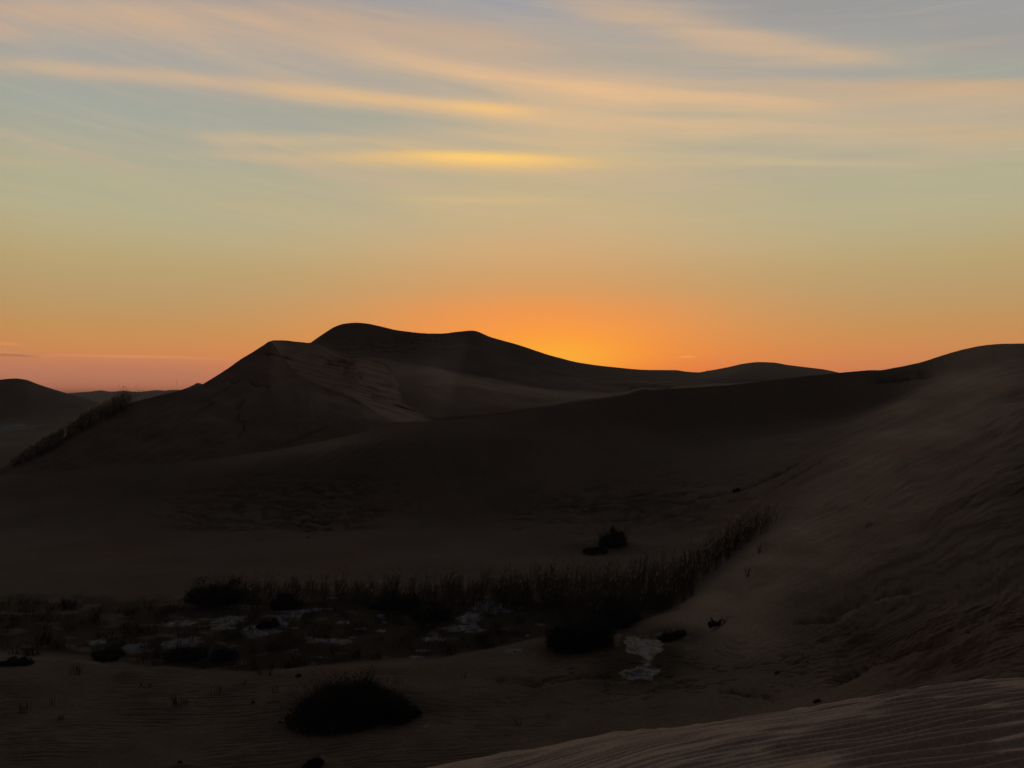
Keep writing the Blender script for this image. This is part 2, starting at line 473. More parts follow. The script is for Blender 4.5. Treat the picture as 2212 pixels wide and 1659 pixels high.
# far dune fields
g_px = np.arange(-1200, 3500, 6.0)
g_py = 846 + 3.0 * gnoise(g_px / 60, g_px * 0 + 0.3, 91) + 1.6 * np.abs(gnoise(g_px / 22, g_px * 0 + 7.3, 92))
known = [(120, 852), (150, 849.5), (176, 847), (195, 846), (219, 843), (238, 846), (258, 845), (265, 843.6), (294, 846.6), (309, 845.7), (341, 842.6), (358, 844.2), (366, 842.4), (400, 842), (450, 845)]
kk = pchip1([p[0] for p in known], [p[1] for p in known], g_px)
wgt = smooth(60, 130, g_px) * smooth(520, 450, g_px)
g_py = g_py * (1 - wgt) + kk * wgt
G_CREST = [(a, b, 1750 + 60 * math.sin(a / 90)) for a, b in zip(g_px, g_py)]
ROWS_G = [([hz(-1200, -15, 900), hz(3500, -15, 900)], 6, False), ([hz(-1200, -6, 1450), hz(3500, -6, 1450)], 14, False), (G_CREST, 4, True), (beyond(G_CREST, 200, -14), 4, False), (beyond(G_CREST, 500, -30), 1, False)]
H_CREST = [(340, 862, 800), (380, 846, 800), (392, 842, 800), (418, 831.5, 800), (426, 827, 800), (436, 829, 800), (470, 838, 800), (540, 850, 800), (640, 862, 800)]
ROWS_H = [([hz(340, -13, 560), hz(640, -13, 560)], 4, False), ([hz(340, -7, 740), hz(640, -7, 740)], 14, False), (H_CREST, 4, True), (beyond(H_CREST, 30, -5), 4, False), (beyond(H_CREST, 120, -22), 1, False)]

# the dune the photographer stands on
A_EDGE = [(-1500, 2300, 12), (200, 1850, 12.5), (700, 1712, 12.5), (960, 1656, 12.5), (1100, 1629, 12.5), (1290, 1588, 12.5), (1400, 1570, 12.4), (1550, 1547, 12.2), (1700, 1526, 12.1), (1850, 1508, 12),
          (2000, 1490, 11.8), (2212, 1472, 11.5), (2500, 1450, 11), (3200, 1400, 10.5), (5500, 1330, 9.5)]
ROWS_A = [
    ([hz(-1500, -1.75, 0.8), hz(5500, -1.5, 0.8)], 10, False),
    ([hz(-1500, -3.0, 3.5), hz(200, -2.1, 3.5), hz(960, -1.9, 3.5), hz(2212, -1.6, 3.5), hz(3200, -1.45, 3.5), hz(5500, -1.35, 3.5)], 110, False),
    ([hz(-1500, -5.4, 6.5), hz(200, -3.2, 6.5), hz(960, -2.5, 6.5), hz(1290, -2.2, 6.5), hz(2212, -1.75, 6.5), hz(3200, -1.5, 6.5), hz(5500, -1.35, 6.5)], 150, False),
    ([hz(-1500, -7.4, 9), hz(200, -4.1, 9), hz(960, -2.95, 9), hz(1290, -2.55, 9), hz(2212, -2.02, 9), hz(3200, -1.72, 9), hz(5500, -1.4, 8)], 150, False),
    (A_EDGE, 40, False),
    (beyond(A_EDGE, 3, -1.0), 20, False),
    (beyond(A_EDGE, 14, -9), 1, False),
]


def relief_A(s):
    x, y = s.x, s.d
    big = smooth(1350, 2100, s.PX + (s.PY - 1560) * 1.2)
    fade = 0.55 + 0.45 * smooth(-0.5, 0.3, fbm(x / 1.6, y / 1.6, 2, 83))
    r1 = ripples(x, y, 0.125, math.pi / 2 + 0.05, 0.06, 81)
    r2 = ripples(x, y, 0.155, math.pi / 2 + 0.02, 0.08, 84)
    return fade * (0.0135 * r1 * (1 - 0.75 * big) + 0.0225 * r2 * big) + 0.03 * fbm(x / 1.5, y / 1.5, 3, 82) + 0.05 * fbm(x / 3.5, y / 2.5, 2, 86)


# ------------------------------------------------------------------ materials
def lin(r, g, b):
    f = lambda c: (c / 255) / 12.92 if c / 255 <= 0.04045 else ((c / 255 + 0.055) / 1.055) ** 2.4
    return (f(r), f(g), f(b), 1.0)


def new_mat(name):
    m = bpy.data.materials.new(name)
    m.use_nodes = True
    nt = m.node_tree
    return m, nt, nt.nodes['Principled BSDF']


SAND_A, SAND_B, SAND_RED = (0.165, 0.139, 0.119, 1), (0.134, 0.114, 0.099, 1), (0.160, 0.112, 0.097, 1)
LIT_A, LIT_B, LIT_RED = (0.42, 0.345, 0.31, 1), (0.34, 0.28, 0.25, 1), (0.41, 0.30, 0.265, 1)  # foreground sand made paler: light on its up-facing surface painted in
LITTER = (0.022, 0.018, 0.014, 1)


def sand_material(name, near):
    m, nt, bs = new_mat(name)
    N, L = nt.nodes.new, nt.links.new
    bs.inputs['Roughness'].default_value = 0.95
    bs.inputs['Specular IOR Level'].default_value = 0.1
    tc = N('ShaderNodeTexCoord')
    n1 = N('ShaderNodeTexNoise')
    n1.inputs['Scale'].default_value = 0.12
    n1.inputs['Detail'].default_value = 6
    L(tc.outputs['Object'], n1.inputs['Vector'])
    r1 = N('ShaderNodeMapRange')
    r1.inputs[1].default_value, r1.inputs[2].default_value = 0.35, 0.65
    L(n1.outputs['Fac'], r1.inputs[0])
    mx = N('ShaderNodeMix'); mx.data_type = 'RGBA'
    mx.inputs[6].default_value, mx.inputs[7].default_value = (LIT_A, LIT_B) if near else (SAND_A, SAND_B)
    L(r1.outputs[0], mx.inputs[0])
    n2 = N('ShaderNodeTexNoise')
    n2.inputs['Scale'].default_value = 0.05
    n2.inputs['Detail'].default_value = 3
    n2.inputs['Distortion'].default_value = 0.6
    L(tc.outputs['Object'], n2.inputs['Vector'])
    r2 = N('ShaderNodeMapRange')
    r2.inputs[1].default_value, r2.inputs[2].default_value = 0.5, 0.68
    r2.inputs[4].default_value = 0.75
    L(n2.outputs['Fac'], r2.inputs[0])
    mr = N('ShaderNodeMix'); mr.data_type = 'RGBA'
    mr.inputs[7].default_value = LIT_RED if near else SAND_RED
    L(mx.outputs[2], mr.inputs[6])
    L(r2.outputs[0], mr.inputs[0])
    # grain
    n3 = N('ShaderNodeTexNoise')
    n3.inputs['Scale'].default_value = 6.0 if not near else 40
    n3.inputs['Detail'].default_value = 4
    L(tc.outputs['Object'], n3.inputs['Vector'])
    r3 = N('ShaderNodeMapRange')
    r3.inputs[1].default_value, r3.inputs[2].default_value = 0.25, 0.75
    r3.inputs[3].default_value, r3.inputs[4].default_value = 0.78, 1.22
    L(n3.outputs['Fac'], r3.inputs[0])
    mg = N('ShaderNodeVectorMath'); mg.operation = 'SCALE'
    L(mr.outputs[2], mg.inputs[0])
    L(r3.outputs[0], mg.inputs['Scale'])
    # plant litter and dark soil in the hollow
    at = N('ShaderNodeAttribute'); at.attribute_name = 'litter'
    ml = N('ShaderNodeMix'); ml.data_type = 'RGBA'
    ml.inputs[7].default_value = LITTER
    L(at.outputs['Fac'], ml.inputs[0])
    ay = N('ShaderNodeAttribute'); ay.attribute_name = 'dry'  # light on slopes and crests put into the colour, not dryness
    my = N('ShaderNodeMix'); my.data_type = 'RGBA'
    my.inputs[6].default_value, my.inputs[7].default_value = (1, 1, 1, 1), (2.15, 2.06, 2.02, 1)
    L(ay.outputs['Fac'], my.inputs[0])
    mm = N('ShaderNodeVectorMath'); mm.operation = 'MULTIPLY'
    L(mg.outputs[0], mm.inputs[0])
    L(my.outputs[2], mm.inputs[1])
    L(mm.outputs[0], ml.inputs[6])
    ad = N('ShaderNodeAttribute'); ad.attribute_name = 'damp'  # colour darkening: painted shade of hollows and gullies, plus mottled patches
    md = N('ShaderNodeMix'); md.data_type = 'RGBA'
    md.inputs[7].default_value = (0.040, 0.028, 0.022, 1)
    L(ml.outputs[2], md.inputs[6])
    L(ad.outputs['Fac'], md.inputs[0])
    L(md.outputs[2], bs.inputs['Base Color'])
    bp = N('ShaderNodeBump')
    bp.inputs['Strength'].default_value = 0.6
    bp.inputs['Distance'].default_value = 0.05 if not near else 0.006
    n4 = N('ShaderNodeTexNoise')
    n4.inputs['Scale'].default_value = 2.2 if not near else 60
    n4.inputs['Detail'].default_value = 5
    L(tc.outputs['Object'], n4.inputs['Vector'])
    L(n4.outputs['Fac'], bp.inputs['Height'])
    L(bp.outputs[0], bs.inputs['Normal'])
    return m


def plant_material(name, c1, c2, scale=3.0):
    m, nt, bs = new_mat(name)
    N, L = nt.nodes.new, nt.links.new
    bs.inputs['Roughness'].default_value = 0.8
    bs.inputs['Specular IOR Level'].default_value = 0.15
    tc = N('ShaderNodeTexCoord')
    n = N('ShaderNodeTexNoise')
    n.inputs['Scale'].default_value = scale
    n.inputs['Detail'].default_value = 3
    L(tc.outputs['Object'], n.inputs['Vector'])
    r = N('ShaderNodeMapRange')
    r.inputs[1].default_value, r.inputs[2].default_value = 0.35, 0.65
    L(n.outputs['Fac'], r.inputs[0])
    mx = N('ShaderNodeMix'); mx.data_type = 'RGBA'
    mx.inputs[6].default_value, mx.inputs[7].default_value = c1 + (1,), c2 + (1,)
    L(r.outputs[0], mx.inputs[0])
    L(mx.outputs[2], bs.inputs['Base Color'])
    return m


def translucent(m, k):
    nt = m.node_tree
    bs = nt.nodes['Principled BSDF']
    out = [n for n in nt.nodes if n.type == 'OUTPUT_MATERIAL'][0]
    tr = nt.nodes.new('ShaderNodeBsdfTranslucent')
    mx = nt.nodes.new('ShaderNodeMixShader')
    mx.inputs[0].default_value = k
    src = bs.inputs['Base Color'].links[0].from_socket
    nt.links.new(src, tr.inputs['Color'])
    nt.links.new(bs.outputs[0], mx.inputs[1])
    nt.links.new(tr.outputs[0], mx.inputs[2])
    nt.links.new(mx.outputs[0], out.inputs['Surface'])


M_SAND = sand_material('dune_sand', False)
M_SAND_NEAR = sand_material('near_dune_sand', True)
M_REED = plant_material('dry_reed', (0.10, 0.078, 0.05), (0.06, 0.047, 0.032))
M_PLUME = plant_material('reed_plume', (0.56, 0.48, 0.40), (0.36, 0.29, 0.23))
M_GRASS = plant_material('withered_grass', (0.085, 0.062, 0.04), (0.045, 0.036, 0.026))
translucent(M_PLUME, 0.5)
translucent(M_REED, 0.25)
M_TWIG = plant_material('dark_twig', (0.035, 0.027, 0.02), (0.02, 0.017, 0.014))
M_LEAF = plant_material('dark_leaf', (0.028, 0.026, 0.018), (0.014, 0.013, 0.010), 2.0)
M_STONE = plant_material('dark_stone', (0.05, 0.043, 0.037), (0.03, 0.026, 0.023), 8)
M_WOOD = plant_material('weathered_wood', (0.06, 0.048, 0.038), (0.03, 0.025, 0.02), 8)


def snow_material():
    m, nt, bs = new_mat('old_snow')
    N, L = nt.nodes.new, nt.links.new
    bs.inputs['Roughness'].default_value = 0.7
    tc = N('ShaderNodeTexCoord')
    n = N('ShaderNodeTexNoise')
    n.inputs['Scale'].default_value = 1.7
    n.inputs['Detail'].default_value = 7
    n.inputs['Roughness'].default_value = 0.7
    L(tc.outputs['Object'], n.inputs['Vector'])
    r = N('ShaderNodeMapRange')
    r.inputs[1].default_value, r.inputs[2].default_value = 0.38, 0.66
    L(n.outputs['Fac'], r.inputs[0])
    mx = N('ShaderNodeMix'); mx.data_type = 'RGBA'
    mx.inputs[6].default_value, mx.inputs[7].default_value = (0.100, 0.142, 0.250, 1), (0.058, 0.074, 0.110, 1)
    L(r.outputs[0], mx.inputs[0])
    at = N('ShaderNodeAttribute'); at.attribute_name = 'bare'      # where the crust has thinned to wet ground
    mb = N('ShaderNodeMix'); mb.data_type = 'RGBA'
    mb.inputs[7].default_value = (0.028, 0.023, 0.019, 1)
    L(mx.outputs[2], mb.inputs[6])
    L(at.outputs['Fac'], mb.inputs[0])
    L(mb.outputs[2], bs.inputs['Base Color'])
    bp = N('ShaderNodeBump')
    bp.inputs['Distance'].default_value = 0.08
    L(n.outputs['Fac'], bp.inputs['Height'])
    L(bp.outputs[0], bs.inputs['Normal'])
    return m


M_SNOW = snow_material()

# ------------------------------------------------------------------ terrain
LB = Dune(ROWS_B, -500, 3300, 2.6, relief_B)
hollow_m = smooth(1300, 1345, LB.PY + 16 * fbm(LB.PX / 60, LB.PY / 25, 3, 61)) * (LB.d > LB.d[302]) * (LB.d < 50)
# litter: dark soil in the vegetated hollow (between the sand lip and the reeds)
lip_d = LB.d[302][None, :]
inside = smooth(0.0, 0.7, LB.d - lip_d) * smooth(51.5, 49, LB.d + 1.2 * fbm(LB.PX / 70, LB.d / 2, 3, 62))
inside *= smooth(1500, 1420, LB.PX + (LB.PY - 1310) * -0.2)
pt = smooth(-0.55, 0.15, fbm(LB.PX / 70, LB.PY / 14, 4, 63) + 0.25 + 0.35 * smooth(300, 700, LB.PX))
leftfade = 0.85 + 0.15 * smooth(150, 420, LB.PX)
litter = np.clip(inside * pt * leftfade * 0.95, 0, 1)
# also a dark fringe under the big bush and litter at the foot of the right slope
for cx, cy, rx, ry, k in ((765, 1548, 175, 36, 0.9), (1260, 1400, 120, 44, 0.9), (1375, 1425, 120, 66, 1.25), (1450, 1380, 80, 26, 1.0), (1300, 1185, 90, 14, 0.5)):
    e = np.exp(-(((LB.PX - cx) / rx) ** 2 + ((LB.PY - cy) / ry) ** 2) ** 1.6)
    litter = np.maximum(litter, k * e * (LB.d > 5) * smooth(-0.7, 0.0, fbm(LB.PX / 30, LB.PY / 10, 3, 64) + 0.35))
# light put into the colour: slopes and crests paled, near basin floor darkened
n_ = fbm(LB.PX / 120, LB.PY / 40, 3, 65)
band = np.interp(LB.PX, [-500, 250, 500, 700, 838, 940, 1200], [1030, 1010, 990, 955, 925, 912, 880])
lit_b = 0.8 * np.exp(-((LB.PY - band - 4) / 26) ** 2) * smooth(1000, 760, LB.PX) * smooth(380, 720, LB.PX)  # light band along the low front ridge, painted in
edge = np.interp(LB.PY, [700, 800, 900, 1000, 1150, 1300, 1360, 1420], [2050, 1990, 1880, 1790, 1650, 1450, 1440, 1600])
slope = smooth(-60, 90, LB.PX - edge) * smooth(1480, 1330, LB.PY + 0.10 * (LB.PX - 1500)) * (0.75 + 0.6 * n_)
lit_b = np.clip(np.maximum(0.8 * lit_b, 0.56 * slope), 0, 1)
floor_dim = smooth(1400, 1450, LB.PY) * smooth(1800, 1500, LB.PX + (LB.PY - 1500) * 0.4) * 0.30 + 0.12 * smooth(1060, 1150, LB.PY) * smooth(1600, 1350, LB.PX)  # nearest sand dimmed in colour to imitate weaker light there
zone = smooth(230, 480, LB.PX) * smooth(900, 760, LB.PX) * smooth(1020, 1075, LB.PY + 0.10 * (LB.PX - 560)) * smooth(1150, 1141, LB.PY + 3 * gnoise(LB.PX / 40, LB.PY * 0, 33))
zone = np.maximum(zone, 0.8 * np.exp(-(((LB.PX - 1400) / 260) ** 2 + ((LB.PY - 1105) / 48) ** 2) ** 1.5))
mot = smooth(-0.30, 0.35, fbm(LB.PX / 70 + 2 * gnoise(LB.PX / 60, LB.PY / 25, 34), LB.PY / 14, 4, 36, 0.6))
LB.damp = np.maximum(LB.damp, zone * (0.16 + 0.5 * mot))  # mottled darker patch in the sand colour
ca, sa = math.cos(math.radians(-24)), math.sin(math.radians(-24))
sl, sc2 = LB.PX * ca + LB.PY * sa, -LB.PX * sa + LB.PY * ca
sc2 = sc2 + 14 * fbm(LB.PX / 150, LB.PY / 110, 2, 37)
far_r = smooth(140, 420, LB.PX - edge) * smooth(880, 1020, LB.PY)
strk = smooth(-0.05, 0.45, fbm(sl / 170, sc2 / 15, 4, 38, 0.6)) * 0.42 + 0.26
LB.damp = np.maximum(LB.damp, far_r * strk)  # darker diagonal streaks in the slope colour
lit_b *= 1 - 0.8 * far_r
LB.damp = np.clip(np.maximum(LB.damp, floor_dim * (0.8 + 0.5 * n_)), 0, 1)
LB.build('dune_ground', M_SAND, {'litter': litter, 'damp': LB.damp, 'dry': lit_b})
LC = Dune(ROWS_C, -150, 980, 2.4, relief_C)
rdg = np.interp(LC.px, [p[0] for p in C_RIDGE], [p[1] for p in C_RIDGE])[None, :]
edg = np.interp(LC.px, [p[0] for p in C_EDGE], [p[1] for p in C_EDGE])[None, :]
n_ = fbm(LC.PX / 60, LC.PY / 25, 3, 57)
lit_c = np.clip(np.where(LC.PX > 588, smooth(2, -3, LC.PY - rdg) * (0.72 + 0.5 * n_) * smooth(-2, 22, LC.PY - edg), 0) + 0.26 * (1 + n_), 0, 1)  # right face paled against the shaded left one: light painted in
LC.build('ridge_dune', M_SAND, {'damp': LC.damp, 'dry': lit_c})
LD = Dune(ROWS_D, 560, 1640, 2.6, relief_D)
ft = np.interp(LD.px, [p[0] for p in ROWS_D[2][0]], [p[1] for p in ROWS_D[2][0]])[None, :]
lit_d = np.clip(0.40 * smooth(-4, 8, LD.PY - ft) + 0.5 * smooth(890, 950, LD.PX) * smooth(1030, 1005, LD.PX + (LD.PY - 720) * 0.3) * smooth(716, 740, LD.PY), 0, 1)  # bowl and left-facing spur paled in colour as if lit
LD.build('far_dune', M_SAND, {'damp': LD.damp, 'dry': lit_d})
LE = Dune(ROWS_E, 1380, 2100, 4, lambda s: 0.2 * fbm(s.x / 10, s.d / 10, 3, 75) * smooth(0, 25, s.PY - 800))
LE.build('back_dune', M_SAND)
LF = Dune(ROWS_F, -500, 330, 4, lambda s: 0.2 * fbm(s.x / 9, s.d / 9, 3, 77) * smooth(0, 40, s.PY - 850))
LF.build('side_dune', M_SAND)
LG = Dune(ROWS_G, -1200, 3500, 6, lambda s: 1.2 * fbm(s.x / 60, s.d / 40, 4, 79) * smooth(0, 12, s.PY - 849))
LG.build('distant_dunes', M_SAND)
LH = Dune(ROWS_H, 340, 640, 4)
LH.build('distant_peak', M_SAND)
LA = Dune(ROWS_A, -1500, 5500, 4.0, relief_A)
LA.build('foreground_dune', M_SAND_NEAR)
# the desert floor under and beyond everything
gx = np.array([-6000, -2000, -700, -200, 0, 200, 700, 2000, 6000.0])
gy = np.array([-6000, -2000, -500, -60, 0, 300, 900, 2500, 6000.0])
GX, GY = np.meshgrid(gx, gy)
o = mesh_obj('desert_floor', np.stack([GX, GY, np.full(GX.shape, EYE - 16.0)], -1), grid_faces(9, 9), M_SAND, smooth_shade=True)
o['kind'] = 'structure'


# ------------------------------------------------------------------ plants
def blades(base, h, lean, w, segs=3, face=None, bend=1.8):
    """ribbon leaves / stems; base (n,3), h (n), lean (n,2), w (n)"""
    n = len(base)
    t = np.linspace(0, 1, segs + 1)
    if face is None:
        face = rng.uniform(0, math.pi, n)
    c = np.zeros((n, segs + 1, 3))
    c[:, :, 2] = base[:, None, 2] + h[:, None] * t * (1 - 0.25 * (np.hypot(lean[:, 0], lean[:, 1])[:, None] * t) ** 2)
    c[:, :, 0] = base[:, None, 0] + h[:, None] * lean[:, 0:1] * t ** bend
    c[:, :, 1] = base[:, None, 1] + h[:, None] * lean[:, 1:2] * t ** bend
    wd = w[:, None] * (1 - 0.8 * t ** 1.5) * 0.5
    ox, oy = np.cos(face)[:, None] * wd, np.sin(face)[:, None] * wd
    v = np.zeros((n, segs + 1, 2, 3))
    v[:, :, 0] = c
    v[:, :, 1] = c
    v[:, :, 0, 0] -= ox
    v[:, :, 0, 1] -= oy
    v[:, :, 1, 0] += ox
    v[:, :, 1, 1] += oy
    k = np.arange(segs) * 2
    q = np.stack([k, k + 1, k + 3, k + 2], -1)[None] + (np.arange(n) * (segs + 1) * 2)[:, None, None]
    return v.reshape(-1, 3), q.reshape(-1, 4), c[:, -1]


def leafcards(pos, size, up=0.3):
    n = len(pos)
    a = rng.normal(size=(n, 3))
    a /= np.linalg.norm(a, axis=1)[:, None]
    b = np.cross(a, rng.normal(size=(n, 3)))
    b /= np.linalg.norm(b, axis=1)[:, None] + 1e-9
    s = (size * rng.uniform(0.6, 1.4, n))[:, None]
    v = np.stack([pos - a * s, pos + b * s * 0.45, pos + a * s, pos - b * s * 0.45], 1)
    return v.reshape(-1, 3), np.arange(n * 4).reshape(-1, 4)


class Bag:
    def __init__(self):
        self.v, self.f, self.n = [], [], 0

    def add(self, v, f):
        self.v.append(v)
        self.f.append(f + self.n)
        self.n += len(v)

    def build(self, name, mat, parent=None):
        return mesh_obj(name, np.concatenate(self.v), np.concatenate(self.f), mat, parent)


def tag(o, label, cat, group=None):
    o['label'] = label
    o['category'] = cat
    if group:
        o['group'] = group
    return o


def thing(name, loc, label, cat, group=None):
    o = bpy.data.objects.new(name, None)
    o.empty_display_size = 0.2
    C.objects.link(o)
    o.location = loc
    return tag(o, label, cat, group)


def reeds_at(stem, plume, x, y, z, hmean, plume_p=0.3, wind=(0.10, 0.0), leafy=3, fluff=1.0):
    n = len(x)
    base = np.stack([x, y, z - 0.03], -1)
    h = hmean * (0.42 + 0.85 * rng.beta(1.6, 2.2, n))
    lean = np.stack([rng.normal(wind[0], 0.10, n), rng.normal(wind[1], 0.10, n)], -1)
    v, f, tip = blades(base, h, lean, np.full(n, 0.022), 3)
    stem.add(v, f)
    for k in range(leafy):
        t = rng.uniform(0.25, 0.9, n)
        b = base.copy()
        b[:, 2] += h * t
        b[:, :2] += lean * (h * t ** 1.8)[:, None]
        th = rng.uniform(0, 2 * math.pi, n)
        ll = h * rng.uniform(0.15, 0.32, n)
        v, f, _ = blades(b, ll * 0.8, np.stack([np.cos(th), np.sin(th)], -1) * 0.9, np.full(n, 0.028), 2)
        stem.add(v, f)
    sel = rng.uniform(size=n) < plume_p
    if sel.any():
        m = int(sel.sum())
        for k in range(4):
            v, f, _ = blades(tip[sel] - np.array([0, 0, 0.04]), rng.uniform(0.16, 0.30, m) * fluff, np.stack([rng.normal(0.45, 0.2, m), rng.normal(0, 0.25, m)], -1), rng.uniform(0.03, 0.06, m) * fluff, 2)
            plume.add(v, f)


# --- the reed bed along the far side of the hollow (uncountable: one object with its plumes)
def sample_bed(n, px_lo, px_hi, d_lo, d_hi):
    px = rng.uniform(px_lo, px_hi, n)
    d = rng.uniform(0, 1, n)
    lo = np.interp(px, d_lo[0], d_lo[1])
    hi = np.interp(px, d_hi[0], d_hi[1])
    d = (lo + (hi - lo) * d) * DS
    x = (px - CX) / F * d
    return px, x, d, LB.ground(x, d)


stem, plume = Bag(), Bag()
px, x, d, z = sample_bed(8800, 405, 1500, ([405, 500, 900, 1150, 1300, 1500], [91, 90, 90, 87, 81, 84]), ([405, 500, 1000, 1300, 1500], [93, 95, 96, 98, 99]))
keep = rng.uniform(size=len(px)) < smooth(390, 520, px) * 0.6 + 0.4 * smooth(700, 1200, px)
keep &= fbm(px / 26, d * 0.9, 3, 66) > -0.22
px, x, d, z = px[keep], x[keep], d[keep], z[keep]
hgt = np.interp(px, [405, 480, 650, 900, 1200, 1400, 1500], [0.8, 1.35, 1.15, 1.45, 2.0, 2.3, 2.2])
hgt = hgt * (1 + 0.22 * gnoise(px / 35, d * 0.3, 67))
hgt = 0.94 * hgt * (0.62 + 0.62 * smooth(-0.3, 0.4, fbm(px / 20, d, 2, 70)))
for lo in range(0, len(px), 3000):
    s_ = slice(lo, lo + 3000)
    reeds_at(stem, plume, x[s_], d[s_], z[s_], hgt[s_], 0.06, leafy=4)
bed = stem.build('reed_bed', M_REED)
bed['kind'] = 'stuff'
tag(bed, 'dense dark bed of dry reeds along the far edge of the hollow', 'reeds')
plume.build('plume', M_PLUME, bed)

# --- reeds climbing the foot of the right-hand slope, with reddish plumes
stem, plume = Bag(), Bag()
t = rng.uniform(0, 1, 1500) ** 0.8
px = 1480 + 165 * t + rng.normal(0, 24, 1500)
d = (np.interp(px, [1440, 1520, 1640, 1680], [90, 93.5, 97.5, 99]) + rng.uniform(-4.0, 6, 1500)) * DS
kp = fbm(px / 14, d * 0.8, 2, 97) > -0.1
px, d = px[kp], d[kp]
x = (px - CX) / F * d
reeds_at(stem, plume, x, d, LB.ground(x, d), np.interp(px, [1480, 1560, 1620, 1670], [1.9, 1.9, 1.6, 1.2]), 0.45, leafy=3)
bx = LB.at(1560, 1215)
t_ = thing('reed_clump', bx, 'loose reddish reed clump with feathery tops climbing the foot of the right slope', 'reeds')
stem.build('stem', M_REED, t_)
plume.build('plume', M_PLUME, t_)

# --- reed row down the left flank of the ridge dune
stem, plume = Bag(), Bag()
n = 3200
t = rng.uniform(0, 1, n)
px = 25 + 250 * t + rng.normal(0, 5, n)
dr = np.interp(px, [p[0] for p in C_RIDGE], [p[2] for p in C_RIDGE]) * DS + rng.uniform(-1.2, 2.0, n)
x = (px - CX) / F * dr
zz = LC.ground(x, dr)
keep = fbm(px / 13, dr / 2.5, 2, 68) > -0.08
reeds_at(stem, plume, x[keep], dr[keep], zz[keep], np.interp(px, [25, 60, 120, 200, 250, 285], [0.8, 1.2, 1.7, 1.8, 1.6, 1.4])[keep], 0.95, wind=(0.3, 0), leafy=3, fluff=2.3)
row = stem.build('reed_row', M_REED)
row['kind'] = 'stuff'
tag(row, 'dense row of pale-tipped reeds running down the left flank of the sharp dune', 'reeds')
plume.build('plume', M_PLUME, row)


def tall_reeds(px, py, n, h, label, spread=0.5, plume_p=1.0, src=None, hjit=0.25, name='tall_reed'):
    src = src or LC
    p = src.at(px, py)
    x = p[0] + rng.normal(0, spread, n)
    y = p[1] + rng.normal(0, spread, n)
    z = src.ground(x, y)
    st, pl = Bag(), Bag()
    reeds_at(st, pl, x, y, z, h * rng.uniform(1 - hjit, 1 + hjit, n), plume_p, wind=(-0.05, 0), leafy=3)
    t_ = thing(name, p, label, 'reeds')
    st.build('stem', M_REED, t_)
    if pl.n:
        pl.build('plume', M_PLUME if src is not LC else M_REED, t_)
    return t_


tall_reeds(258, 884, 160, 2.2, 'dark bushy reed clump at the top end of the reed row on the left dune', 1.0, 0.3)
ORD = ('leftmost', 'second', 'third', 'fourth', 'fifth')
for k, (px_, py_, h_) in enumerate(((257, 881, 3.2), (261, 879, 3.6), (265, 877, 3.9), (270, 875, 3.3), (274, 873, 2.9))):
    tall_reeds(px_, py_, 1, h_, '%s of five tall plumed stems above the topmost reed clump, left dune' % ORD[k], 0.02)
for k, (px_, py_, h_) in enumerate(((293, 868, 1.7), (299, 866, 1.3), (303, 864, 1.5))):
    tall_reeds(px_, py_, 1, h_, '%s of three short plumed stems against the far hills, right of the reed row' % ('leftmost', 'middle', 'rightmost')[k], 0.02)
for k, (px_, py_, h_) in enumerate(((309, 863, 2.1), (313, 862, 1.7), (316, 861, 1.9))):
    tall_reeds(px_, py_, 1, h_, '%s of three taller plumed stems standing highest on the left dune flank' % ('leftmost', 'middle', 'rightmost')[k], 0.02)
tall_reeds(380, 846, 1, 1.35, 'single thin plumed stem on the left skyline of the sharp dune', 0.05)

# --- low withered grass and litter in the hollow
gr = Bag()
n = 520
px = rng.uniform(-60, 1130, n)
d = (np.interp(px, [-60, 0, 480, 1000, 1130], [73, 73, 68, 73, 77]) + rng.uniform(0, 1, n) ** 1.1 * np.interp(px, [-60, 300, 480, 1130], [17, 20, 23, 12])) * DS
keep = fbm(px / 80, d / 1.6, 3, 69) > -0.25
px, d = px[keep], d[keep]
for p_, d_ in zip(px, d):
    k = rng.integers(14, 34)
    x0 = (p_ - CX) / F * d_
    xx = x0 + rng.normal(0, 0.20, k)
    yy = d_ + rng.normal(0, 0.20, k)
    th = rng.uniform(0, 6.28, k)
    v, f, _ = blades(np.stack([xx, yy, LB.ground(xx, yy) - 0.02], -1), rng.uniform(0.18, 0.55, k), np.stack([np.cos(th), np.sin(th)], -1) * rng.uniform(0.1, 0.8, k)[:, None], np.full(k, 0.022), 2)
    gr.add(v, f)
g_ = gr.build('withered_grass', M_GRASS)
g_['kind'] = 'stuff'
tag(g_, 'low withered grass scattered over the dark hollow', 'grass')


